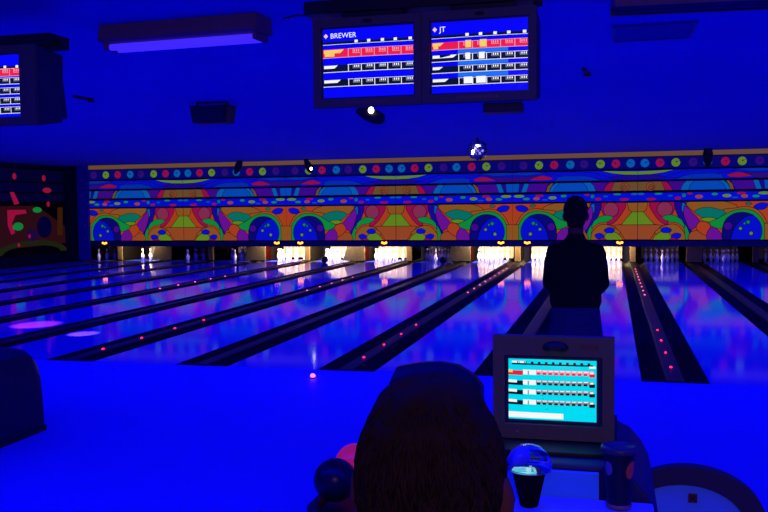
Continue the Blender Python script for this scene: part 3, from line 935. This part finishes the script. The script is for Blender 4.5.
t = thing('disco_ball', 'mirrored disco ball hanging from the ceiling before the beige trim', 'disco ball', (-2.85, 19.5, ZC))
mb = MB()
nr = 12
for i in range(nr):
    t0, t1 = -PI / 2 + PI * i / nr, -PI / 2 + PI * (i + 1) / nr
    nk = max(5, int(26 * math.cos((t0 + t1) / 2)))
    for k in range(nk):
        a0, a1 = 2 * PI * (k + 0.04) / nk, 2 * PI * (k + 0.96) / nk
        jx, jy = random.uniform(-0.012, 0.012), random.uniform(-0.012, 0.012)
        pts = []
        for th, an, ax, ay in ((t0 + 0.01, a0, -1, -1), (t0 + 0.01, a1, 1, -1), (t1 - 0.01, a1, 1, 1), (t1 - 0.01, a0, -1, 1)):
            n_ = Vector((math.cos(th) * math.cos(an), math.cos(th) * math.sin(an), math.sin(th)))
            pts.append(Vector((-2.85, 19.5, 2.97)) + n_ * (0.212 + jx * ax + jy * ay))
        mb.add(pts, [(0, 1, 2, 3)])
MB().ball((-2.85, 19.5, 2.97), 0.186, 20, 14).build('core', M_black, t, smooth=True)
mb.build('mirror_tiles', M_mirror, t)
MB().chain([(-2.85, 19.5, 3.15), (-2.85, 19.5, 3.25)], [0.02, 0.02], 10, cap=False).build('hanger', M_black, t)

t = thing('floor_light_spot', 'tiny glowing pink spot of light on the approach just before the foul line', 'lamp', (-2.993, 8.66, 0.0))
MB().chain([(-2.993, 8.66, 0.0), (-2.993, 8.66, 0.012)], [0.035, 0.03], 14, cap=False).build('spot_base', M_black, t)  # glowing dome made up for a pink light spot on the floor
MB().ball((-2.993, 8.66, 0.024), (0.026, 0.030, 0.024), 12, 8).build('lens', M_pink_led, t, smooth=True)

# ------------------------------------------------------------------ people
def hand(mb, wrist, d, palm_n, s=1, curl=0.5):
    """five-fingered hand; d = pointing direction, palm_n = palm normal"""
    w = Vector(wrist); d = Vector(d).normalized(); n = Vector(palm_n); n = (n - d * n.dot(d)).normalized(); sd = d.cross(n) * s
    mb.chain([w, w + d * 0.045, w + d * 0.085], [(0.027, 0.018), (0.038, 0.017), (0.038, 0.014)], 12, side=sd)
    for i, (off, L) in enumerate(((-0.029, 0.066), (-0.010, 0.078), (0.010, 0.073), (0.028, 0.057))):
        p = w + d * 0.083 + sd * off
        q = p + (d * math.cos(curl * .5) + n * math.sin(curl * .5)) * L * 0.45
        r = q + (d * math.cos(curl * 1.3) + n * math.sin(curl * 1.3)) * L * 0.32
        e = r + (d * math.cos(curl * 2) + n * math.sin(curl * 2)) * L * 0.25
        mb.chain([p - d * 0.02, q, r, e], [0.0098, 0.0095, 0.0088, 0.008], 8)
    p = w + d * 0.025 - sd * 0.03
    q = p + (d * 0.6 - sd * 0.6 + n * 0.35).normalized() * 0.04
    e = q + (d * 0.85 - sd * 0.2 + n * 0.45).normalized() * 0.035
    mb.chain([p + sd * 0.012, q, e], [0.013, 0.0115, 0.010], 8)

def face_bits(root, h, r):
    h = Vector(h)
    for s in (-1, 1):
        MB().ball(h + Vector((s * 0.032, r[1] * 0.90, -0.005)), 0.0125, 12, 8).build('eye', M_white, root, smooth=True)
    MB().chain([h + Vector((-0.022, r[1] * 0.93, -0.062)), h + Vector((0, r[1] * 0.97, -0.060)), h + Vector((0.022, r[1] * 0.93, -0.062))], [0.005, 0.008, 0.005], 8).build('mouth', mat('lips', (0.22, 0.05, 0.05, 1)), root, smooth=True)

def head_shapes(mb, h, r):
    h = Vector(h)
    mb.ball(h + Vector((0, -0.008, 0.02)), (r[0], r[1] * 0.98, r[2] * 0.84), 24, 16)
    mb.ball(h + Vector((0, 0.022, -0.045)), (r[0] * 0.80, r[1] * 0.72, r[2] * 0.66), 20, 14)
    mb.chain([h + Vector((0, r[1] * 0.86, 0.0)), h + Vector((0, r[1] * 1.05, -0.028)), h + Vector((0, r[1] * 0.92, -0.036))], [0.010, 0.014, 0.012], 10)
    for s in (-1, 1):
        c = h + Vector((s * (r[0] + 0.004), -0.006, -0.012))
        mb.ball(c, (0.011, 0.021, 0.032), 12, 10)
        mb.ball(c + Vector((s * 0.007, -0.012, 0.006)), (0.007, 0.012, 0.026), 10, 8)

# --- the standing bowler (seen from behind)
bx, by = -0.236, 6.2
root = thing('person', 'person standing with back turned in black T-shirt and dark jeans, facing the lanes', 'person', (bx, by, 0.0))
mb = MB()
B = lambda x, y, z: (bx + x, by + y, z)
HC = B(0.0, 0.03, 1.695)
head_shapes(mb, HC, (0.073, 0.095, 0.118))
mb.chain([B(0, -0.01, 1.47), B(0, 0.0, 1.55), B(0, 0.018, 1.62)], [0.062, 0.054, 0.053], 14)
mb.chain([B(0, 0, 0.93), B(0, 0, 1.05), B(0, 0, 1.2), B(0, 0.0, 1.36), B(0, -0.01, 1.46), B(0, -0.01, 1.50)], [(0.15, 0.10), (0.145, 0.095), (0.145, 0.095), (0.165, 0.105), (0.16, 0.085), (0.09, 0.06)], 18, side=(1, 0, 0))
for s in (-1, 1):
    mb.chain([B(s * 0.140, -0.01, 1.455), B(s * 0.160, -0.005, 1.33), B(s * 0.170, 0.03, 1.20)], [0.052, 0.045, 0.038], 12)
    mb.chain([B(s * 0.170, 0.03, 1.20), B(s * 0.15, 0.13, 1.17), B(s * 0.10, 0.24, 1.17)], [0.038, 0.036, 0.026], 12)
    hand(mb, B(s * 0.10, 0.24, 1.17), (-s * 0.55, 0.8, 0.1), (-s * 0.6, -0.4, 0.6), s, 0.6)
    mb.chain([B(s * 0.085, 0, 0.93), B(s * 0.10, 0.02, 0.52), B(s * 0.11, 0.0, 0.10)], [0.085, 0.055, 0.038], 14)
    mb.chain([B(s * 0.11, -0.03, 0.055), B(s * 0.125, 0.13, 0.045)], [0.035, 0.034], 12)
fused('body', mb, M_skin, root, 0.0085, 3)
face_bits(root, HC, (0.073, 0.095, 0.118))
mb = MB()
mb.chain([B(0, 0, 1.10), B(0, 0, 1.16), B(0, 0, 1.25), B(0, 0, 1.38), B(0, -0.01, 1.455), B(0, -0.01, 1.505), B(0, 0.0, 1.535)],
         [(0.178, 0.122), (0.176, 0.120), (0.172, 0.118), (0.176, 0.125), (0.166, 0.108), (0.112, 0.080), (0.068, 0.064)], 22, side=(1, 0, 0))
for s in (-1, 1):
    mb.chain([B(s * 0.138, -0.01, 1.450), B(s * 0.162, -0.005, 1.34), B(s * 0.172, 0.02, 1.23)], [0.062, 0.058, 0.056], 14)
def shirt_fold(co):
    n = noise.noise(co * 9.0) * 0.006 + noise.noise(Vector((co.x * 20, co.y * 20, co.z * 7))) * 0.003
    d = Vector((co.x - bx, co.y - by, 0))
    return co + (d.normalized() * n if d.length > 1e-4 else Vector())
fused('shirt', mb, M_shirtb, root, 0.012, 4, shirt_fold)
mb = MB()
mb.chain([B(0, 0, 1.10), B(0, 0, 1.02), B(0, -0.01, 0.90), B(0, -0.01, 0.86)], [(0.162, 0.112), (0.170, 0.120), (0.178, 0.130), (0.165, 0.115)], 20, side=(1, 0, 0))
for s in (-1, 1):
    mb.chain([B(s * 0.088, -0.005, 0.90), B(s * 0.098, 0.015, 0.52), B(s * 0.11, -0.005, 0.12)], [0.096, 0.076, 0.072], 16)
fused('jeans', mb, M_jeans, root, 0.013, 4, shirt_fold)
for s in (-1, 1):
    m2 = MB()
    m2.chain([B(s * 0.108, -0.06, 0.045), B(s * 0.112, 0.02, 0.05), B(s * 0.125, 0.16, 0.036)], [(0.038, 0.040), (0.045, 0.046), (0.042, 0.033)], 16, side=(1, 0, 0))
    m2.chain([B(s * 0.11, -0.03, 0.05), B(s * 0.11, -0.02, 0.11)], [0.045, 0.048], 14)
    fused('shoe', m2, M_shoe, root, 0.010, 2, lambda co: Vector((co.x, co.y, max(co.z, 0.002))))
mb = MB()
mb.ball(Vector(HC) + Vector((0, -0.016, 0.036)), (0.083, 0.099, 0.098), 24, 16)
mb.ball(Vector(HC) + Vector((0, -0.045, -0.03)), (0.068, 0.058, 0.062), 20, 12)
fused('hair', mb, M_hairb, root, 0.011, 2, lambda co: co + (co - Vector(HC)).normalized() * noise.noise(co * 45) * 0.010)

# --- the seated spectator close to the camera (seen from behind)
px, py = -0.192, 0.96
root = thing('person', 'person seated with back turned, close dark brown hair, in front of the console', 'person', (px, py, 0.30))
B = lambda x, y, z: (px + x, py + y, z)
HC = B(0.0, 0.0, 1.462)
RH = (0.076, 0.098, 0.120)
mb = MB()
head_shapes(mb, HC, RH)
mb.chain([B(0, -0.05, 1.20), B(0, -0.04, 1.30), B(0, -0.015, 1.40)], [0.068, 0.058, 0.056], 14)
mb.chain([B(0, -0.10, 0.80), B(0, -0.09, 0.95), B(0, -0.07, 1.12), B(0, -0.055, 1.22), B(0, -0.05, 1.27)], [(0.17, 0.12), (0.16, 0.11), (0.17, 0.11), (0.15, 0.085), (0.09, 0.06)], 18, side=(1, 0, 0))
for s in (-1, 1):
    mb.chain([B(s * 0.17, -0.055, 1.20), B(s * 0.24, 0.06, 1.04), B(s * 0.22, 0.27, 1.00)], [0.055, 0.048, 0.040], 12)
    mb.chain([B(s * 0.22, 0.27, 1.00), B(s * 0.15, 0.45, 1.02), B(s * 0.10, 0.56, 1.035)], [0.040, 0.036, 0.026], 12)
    hand(mb, B(s * 0.10, 0.56, 1.035), (-s * 0.25, 1.0, -0.02), (0, 0, -1), s, 0.3)
    mb.chain([B(s * 0.09, -0.08, 0.83), B(s * 0.11, 0.30, 0.83), ], [0.095, 0.070], 14)
    mb.chain([B(s * 0.11, 0.30, 0.83), B(s * 0.11, 0.30, 0.60), B(s * 0.11, 0.28, 0.40)], [0.066, 0.055, 0.040], 14)
    mb.chain([B(s * 0.11, 0.26, 0.355), B(s * 0.12, 0.42, 0.345)], [0.036, 0.034], 12)
fused('body', mb, M_skin, root, 0.009, 3)
face_bits(root, HC, RH)
mb = MB()
mb.chain([B(0, -0.10, 0.80), B(0, -0.09, 0.95), B(0, -0.07, 1.12), B(0, -0.055, 1.215), B(0, -0.05, 1.265), B(0, -0.045, 1.29)],
         [(0.195, 0.145), (0.185, 0.135), (0.19, 0.132), (0.17, 0.105), (0.105, 0.078), (0.072, 0.066)], 20, side=(1, 0, 0))
for s in (-1, 1):
    mb.chain([B(s * 0.165, -0.055, 1.20), B(s * 0.242, 0.06, 1.04), B(s * 0.222, 0.26, 1.00), B(s * 0.165, 0.42, 1.015)], [0.072, 0.064, 0.056, 0.048], 14)
fused('jacket', mb, M_shirtb, root, 0.013, 4)
mb = MB()
mb.chain([B(0, -0.10, 0.88), B(0, -0.09, 0.80)], [(0.185, 0.14), (0.185, 0.15)], 18, side=(1, 0, 0))
for s in (-1, 1):
    mb.chain([B(s * 0.09, -0.08, 0.83), B(s * 0.11, 0.31, 0.83)], [0.105, 0.080], 14)
    mb.chain([B(s * 0.11, 0.31, 0.83), B(s * 0.11, 0.29, 0.41)], [0.078, 0.068], 14)
fused('jeans', mb, M_jeans, root, 0.013, 4)
for s in (-1, 1):
    m2 = MB()
    m2.chain([B(s * 0.11, 0.24, 0.348), B(s * 0.112, 0.30, 0.352), B(s * 0.122, 0.45, 0.338)], [(0.042, 0.044), (0.046, 0.048), (0.044, 0.035)], 16, side=(1, 0, 0))
    fused('shoe', m2, M_shoe, root, 0.010, 2, lambda co: Vector((co.x, co.y, max(co.z, 0.302))))
# hair: a cap with short overlapping tufts
mb = MB()
H = Vector(HC)
mb.ball(H + Vector((0, -0.012, 0.026)), (0.0795, 0.102, 0.104), 28, 18)
mb.ball(H + Vector((0, -0.040, -0.035)), (0.074, 0.072, 0.085), 22, 14)
hr = fused('hair', mb, M_hair, root, 0.008, 2, lambda co: co + (co - H).normalized() * (noise.noise(co * 38) * 0.005 + noise.noise(co * 90) * 0.002))
tf = MB()
rnd = random.Random(3)
cnt = 0
while cnt < 1700:
    d = Vector((rnd.gauss(0, 1), rnd.gauss(0, 1), rnd.gauss(0, 1))).normalized()
    if d.z < -0.75 or (d.y > 0.35 and d.z < 0.55) or (abs(d.x) > 0.82 and d.z < -0.25):
        continue
    cnt += 1
    base = H + Vector((0, -0.014, 0.018)) + Vector((d.x * 0.076, d.y * 0.099, d.z * 0.104))
    down = Vector((0, 0, -1)) + Vector((rnd.uniform(-.5, .5), rnd.uniform(-.5, .5), 0)) + (Vector((d.x, d.y, 0)) * 0.9 if d.z > 0.3 else Vector())
    down = (down - d * down.dot(d)).normalized()
    L = rnd.uniform(0.025, 0.05)
    def hug(p, k):
        q = p - (H + Vector((0, -0.014, 0.018)))
        e = math.sqrt((q.x / 0.0785) ** 2 + (q.y / 0.101) ** 2 + (q.z / 0.104) ** 2)
        return H + Vector((0, -0.014, 0.018)) + q * ((1.0 + k) / e) if q.z > -0.03 else p
    lift = rnd.uniform(0.0, 0.05)
    tf.chain([hug(base, 0.0), hug(base + down * L * 0.5, 0.02 + lift * 0.4), hug(base + down * L, 0.01 + lift)], [0.0024, 0.0020, 0.0006], 5, cap=False)
tf.build('hair_tufts', M_hair, hr, smooth=True)

t = thing('stool', 'dark round stool under the seated spectator', 'stool', (px, py - 0.1, 0.30))
MB().lathe((px, py - 0.09, 0.575), [(0.02, 0), (0.17, 0.0), (0.185, 0.02), (0.18, 0.055), (0.14, 0.07), (0.01, 0.072)], 24).build('seat', M_black, t, smooth=True)
MB().chain([(px, py - 0.09, 0.33), (px, py - 0.09, 0.575)], [0.03, 0.03], 14, cap=False).build('column', M_steel, t, smooth=True)
MB().lathe((px, py - 0.09, 0.30), [(0.2, 0), (0.2, 0.012), (0.05, 0.035), (0.03, 0.04)], 24).build('base', M_steel, t, smooth=True)

# ------------------------------------------------------------------ table, console, cups
t = thing('spectator_table', 'narrow light-topped spectator table in front of the scoring console', 'table', (-0.35, 2.05, 0.0))
MB().box(-0.44, 0.108, 1.80, 2.385, 0.965, 0.99).build('table_top', M_table, t, 0.006)
for x in (-0.39, 0.03):
    for y in (1.87, 2.31):
        MB().chain([(x, y, 0.0), (x, y, 0.965)], [0.02, 0.02], 12, cap=False).build('leg', M_steel, t, smooth=True)

t = thing('scoring_console', 'navy scoring console pod with rounded shoulders and pale front panel, under the lit screen', 'console', (-0.11, 2.65, 0.0))
prof = [(-0.37, 0.02), (-0.37, 0.88), (-0.355, 0.98), (-0.32, 1.045), (-0.26, 1.075), (0.0, 1.075), (0.06, 1.045), (0.095, 1.005), (0.118, 0.96), (0.13, 0.90), (0.135, 0.02)]
MB().prism(prof, 'y', 2.40, 2.98).build('pod_body', M_pod, t, 0.01)
MB().box(-0.275, -0.03, 2.388, 2.399, 0.90, 1.060).build('front_panel', M_podpanel, t, 0.004)
MB().box(-0.33, 0.02, 2.47, 2.95, 1.076, 1.088).build('top_tray', M_black, t, 0.003)

t = thing('console_monitor', 'boxy monitor with glowing cyan score screen standing on the scoring console', 'monitor', (-0.16, 2.75, 1.088))
xa, xb, za, zb = -0.335, 0.010, 1.092, 1.392
fr = MB()
sx0, sx1, sz0, sz1 = -0.291, -0.040, 1.146, 1.324
yf = 2.60
for a, b, c, d in ((xa, sx0 - 0.012, za, zb), (sx1 + 0.016, xb, za, zb), (sx0 - 0.012, sx1 + 0.016, za, sz0 - 0.012), (sx0 - 0.012, sx1 + 0.016, sz1 + 0.012, zb)):
    fr.box(a, b, yf - 0.02, yf + 0.02, c, d)
bz = fr.build('bezel', M_cab, t)
MB().prism([(yf + 0.021, za), (yf + 0.30, za + 0.05), (yf + 0.33, za + 0.07), (yf + 0.33, zb - 0.06), (yf + 0.021, zb)], 'x', xa + 0.01, xb - 0.01).build('casing', M_cab, t, 0.01)
MB().box(sx0 - 0.012, sx1 + 0.016, yf - 0.004, yf + 0.02, sz0 - 0.012, sz1 + 0.012).build('screen_surround', M_bezel, t)
MB().chain([(-0.155, yf - 0.018, 1.362), (-0.155, yf - 0.028, 1.362)], [(0.038, 0.019), (0.036, 0.017)], 20, side=(1, 0, 0)).build('oval_badge', M_black, bz)
MB().box(-0.085, -0.035, yf - 0.023, yf - 0.0205, 1.360, 1.372).build('maker_badge', mat('badge_red', (0.10, 0.01, 0.02, 1)), bz)
MB().ball((-0.265, yf - 0.021, 1.112), 0.004, 8, 6).build('power_button', M_fix, bz)
s = Screen(sx0, sx1, sz0, sz1, yf - 0.007, 0.012)
s.rect(0, 1, 0, 1, 'cyan', 12, 8)
s.L = 2
s.rect(0.04, 0.96, 0.905, 0.93, 'black', 10)
for k in range(11): s.rect(0.10 + k * 0.08, 0.13 + k * 0.08, 0.93, 0.96, 'black', 1)
s.rect(0.04, 0.20, 0.935, 0.965, 'white', 2)
s.rect(0.92, 0.99, 0.875, 0.91, 'white', 1)
for v0, c in ((0.755, 'red'), (0.59, 'black'), (0.435, 'black'), (0.265, 'black')):
    s.L = 2
    s.rect(0.0, 0.17, v0 - 0.02, v0 + 0.055, 'red' if c == 'red' else 'black', 3)
    s.rect(0.17, 0.97, v0 + 0.01, v0 + 0.075, 'pink' if c == 'red' else 'grey', 10)
    s.L = 3
    s.rect(0.0, 0.10 if c == 'black' else 0.05, v0 + 0.02, v0 + 0.065, 'yellow' if c == 'red' else 'white', 2)
    s.rect(0.17, 0.32, v0 - 0.005, v0 + 0.075, 'white', 3)
    for k in range(9):
        a = 0.33 + k * 0.066
        s.rect(a, a + 0.04, v0 + 0.0, v0 + 0.035, 'red' if c == 'red' else 'black', 1)
        s.rect(a, a + 0.05, v0 + 0.055, v0 + 0.07, 'white', 1)
    s.rect(0.92, 0.985, v0 - 0.025, v0 + 0.03, 'red' if c == 'red' else 'black', 1)
    s.rect(0.93, 0.965, v0 + 0.03, v0 + 0.06, 'white', 1)
    s.L = 4
    s.rect(0.225, 0.24, v0 - 0.005, v0 + 0.06, 'grey', 1)
s.L = 2
s.rect(0.0, 0.63, 0.03, 0.125, 'white', 8)
s.mb.build('screen', SM, t)

cx, cyy_ = 0.021, 2.335
t = thing('drink_cup', 'navy paper drink cup with orange and lavender print and flat lid on the table', 'cup', (cx, cyy_, 0.99))
MB().lathe((cx, cyy_, 0.99), [(0.029, 0.0), (0.030, 0.003), (0.0305, 0.01), (0.0405, 0.150), (0.0405, 0.1505)], 32).build('cup_body', M_cup, t, smooth=True)
MB().lathe((cx, cyy_, 0.99), [(0.0315, 0.002), (0.0325, 0.005), (0.0325, 0.011), (0.0315, 0.013)], 32).build('bottom_rim', M_cuprim, t, smooth=True)
MB().lathe((cx, cyy_, 0.99), [(0.042, 0.146), (0.0455, 0.147), (0.0465, 0.152), (0.0455, 0.160), (0.040, 0.163), (0.038, 0.158), (0.002, 0.158)], 32, 0).build('lid', M_lid, t, smooth=True)
def decal(a0, a1, zz, m, nm):
    d = MB(); n = 18; k = len(zz)
    v = []
    for i in range(n + 1):
        for z in ((zz[0](i / n)), (zz[1](i / n))):
            an = a0 + (a1 - a0) * i / n
            r = 0.0305 + (0.0405 - 0.0305) * (z - 0.01) / 0.14 + 0.0006
            v.append((cx + r * math.sin(an), cyy_ - r * math.cos(an), 0.99 + z))
    d.add(v, [(2 * i, 2 * i + 2, 2 * i + 3, 2 * i + 1) for i in range(n)])
    d.build(nm, m, t)
arc_ = lambda q: math.sqrt(max(0.0, 1 - (2 * q - 1) ** 2))
decal(0.45, 1.35, (lambda q: 0.108 + 0.012 * (q - 0.5) - 0.024 * arc_(q), lambda q: 0.108 + 0.012 * (q - 0.5) + 0.020 * arc_(q)), M_cuplogo, 'orange_print')
decal(-1.15, -0.45, (lambda q: 0.108 - 0.018 * arc_(q), lambda q: 0.108 + 0.018 * arc_(q)), M_cuplav, 'lavender_print')

sx, sy_ = -0.206, 2.30
t = thing('dessert_cup', 'dark dessert cup with a clear domed plastic lid beside the seated spectator', 'cup', (sx, sy_, 0.99))
MB().lathe((sx, sy_, 0.99), [(0.022, 0), (0.024, 0.004), (0.042, 0.085), (0.046, 0.088), (0.046, 0.092), (0.04, 0.092)], 28).build('cup_body', mat('matt_black', (0.006, 0.006, 0.008, 1), rough=0.95, spec=0.0), t, smooth=True)
MB().lathe((sx, sy_, 0.99), [(0.047, 0.0925), (0.0585, 0.096), (0.060, 0.104), (0.057, 0.122), (0.046, 0.142), (0.028, 0.156), (0.010, 0.161), (0.001, 0.162)], 36).build('dome_lid', M_clear, t, smooth=True)
MB().ball((sx - 0.022, sy_ - 0.004, 1.115), (0.026, 0.024, 0.022), 16, 10).build('dessert', mat('blue_reflection', (0.12, 0.12, 0.9, 1), rough=0.4), t, smooth=True)  # blue ball stands in for the blue reflection in the lid

t = thing('round_dish', 'small brown round dish on the table, mostly below the photo edge', 'dish', (-0.075, 2.19, 0.99))
MB().lathe((-0.075, 2.19, 0.99), [(0.022, 0), (0.026, 0.002), (0.036, 0.014), (0.037, 0.016), (0.034, 0.016), (0.024, 0.005), (0.001, 0.004)], 28).build('dish_body', M_brown, t, smooth=True)

# ------------------------------------------------------------------ settee chair seen from behind
chx, chy = 0.268, 3.30
t = thing('bowlers_chair', 'moulded chair with arched dark rim and pale back panel bearing a dark red tag', 'chair', (chx, chy + 0.2, 0.0))
def arch(a, b, zc, zbot, n=22):
    pts = [(-a * 0.92, zbot)]
    for i in range(n + 1):
        an = PI - PI * i / n
        pts.append((a * math.cos(an), zc + b * math.sin(an)))
    pts.append((a * 0.92, zbot))
    return pts
def tilt(z): return chy - 0.06 * (z - 0.45) / 0.4
outer = arch(0.262, 0.205, 0.642, 0.40); inner = arch(0.205, 0.150, 0.628, 0.43)
mb = MB()
n = len(outer)
v = []
for off in (0.0, 0.05):
    for ring in (outer, inner):
        v += [(chx + x + (-0.012 if ring is inner else 0), tilt(z) + off, z) for x, z in ring]
fs = []
for i in range(n):
    k = (i + 1) % n
    fs += [(i, k, n + k, n + i), (2 * n + i, 3 * n + i, 3 * n + k, 2 * n + k), (i, 2 * n + i, 2 * n + k, k), (n + i, n + k, 3 * n + k, 3 * n + i)]
mb.add(v, fs).build('back_rim', M_chairrim, t)
mb = MB()
v = [(chx + x - 0.012, tilt(z) + 0.012, z) for x, z in inner] + [(chx + x - 0.012, tilt(z) + 0.04, z) for x, z in inner]
mb.add(v, [tuple(range(n)), tuple(range(2 * n - 1, n - 1, -1))] + [(i, (i + 1) % n, n + (i + 1) % n, n + i) for i in range(n)]).build('back_panel', M_chairpan, t)
tg = MB(); tz = 0.728; tx = 0.282
tg.box(tx - 0.015, tx + 0.015, tilt(tz) + 0.006, tilt(tz) + 0.012, tz - 0.016, tz + 0.016)
to = tg.build('tag', M_tag, t)
for r in (-1, 1):
    MB().chain([(tx - 0.009, tilt(tz) + 0.005, tz - r * 0.009), (tx + 0.009, tilt(tz) + 0.005, tz + r * 0.009)], [0.0022, 0.0022], 6).build('tag_mark', M_black, to)
MB().prism([(-0.24, 0), (0.24, 0), (0.25, 0.30), (0.20, 0.44), (-0.20, 0.44), (-0.25, 0.30)], 'z', 0.40, 0.44).build('seat', M_chairrim, t, 0.012).location = (0, 0, 0)
for o in t.children:
    if o.name.startswith('seat'):
        for vv in o.data.vertices:
            vv.co += Vector((chx, chy + 0.02, 0))
MB().chain([(chx, chy + 0.22, 0.03), (chx, chy + 0.22, 0.40)], [0.04, 0.035], 16, cap=False).build('pedestal', M_steel, t, smooth=True)
MB().lathe((chx, chy + 0.22, 0.0), [(0.22, 0), (0.22, 0.012), (0.06, 0.035), (0.04, 0.04)], 24).build('base', M_steel, t, smooth=True)

# ------------------------------------------------------------------ light
W = bpy.data.worlds.new('world')
scene.world = W
W.use_nodes = True
bg = W.node_tree.nodes['Background']
bg.inputs[0].default_value = (0.0, 0.004, 1.0, 1)
bg.inputs[1].default_value = 1.0

def area(loc, rot, sx_, sy2, e, col):
    d = bpy.data.lights.new('hall_and_fill_lamp', 'AREA')
    d.shape = 'RECTANGLE'; d.size = sx_; d.size_y = sy2; d.energy = e; d.color = col
    o = bpy.data.objects.new('hall_and_fill_lamp', d)
    COL.objects.link(o)
    o.location = loc; o.rotation_euler = rot
    return o
BL = (0.0, 0.004, 1.0)
# black lights on the ceiling: over the approach (behind the view) and beyond the sides of the view
area((-2, 2.5, 3.2), (0, 0, 0), 14, 1.5, 390, BL)
area((-2, -2.5, 3.2), (math.radians(-15), 0, 0), 14, 1.5, 200, BL)
# added fill lights over the lanes, without fixtures, backs to the camera
for yy, e in ((8.6, 560), (13.5, 600), (18.5, 560), (23.0, 400)):
    area((-4, yy, 3.2), (math.radians(15), 0, 0), 26, 1.2, e, BL)
# faint warm lamp of the concourse behind the camera
area((0.8, -3.0, 2.9), (math.radians(60), 0, 0), 1.5, 0.6, 36, (1.0, 0.58, 0.42))
# magenta party beams landing on the lane
def beam(src, dst, size, e, col):
    d = bpy.data.lights.new('party_beam', 'SPOT')
    d.energy = e; d.color = col; d.spot_size = size; d.spot_blend = 0.6; d.shadow_soft_size = 0.02
    o = bpy.data.objects.new('party_beam', d)
    COL.objects.link(o)
    o.location = src
    o.rotation_euler = (Vector(dst) - Vector(src)).to_track_quat('-Z', 'Y').to_euler()
beam((-8.4, 9.6, 3.1), (-8.62, 11.9, 0), 0.20, 12000, (1.0, 0.04, 0.5))
beam((-7.0, 9.2, 3.1), (-7.30, 11.15, 0), 0.13, 7000, (1.0, 0.2, 1.0))

beam((-3.02, 11.55, 3.0), (-2.85, 19.5, 2.97), 0.05, 9000, (1.0, 0.9, 1.0))
# rest every parentless mesh and finish
scene.cycles.use_denoising = True
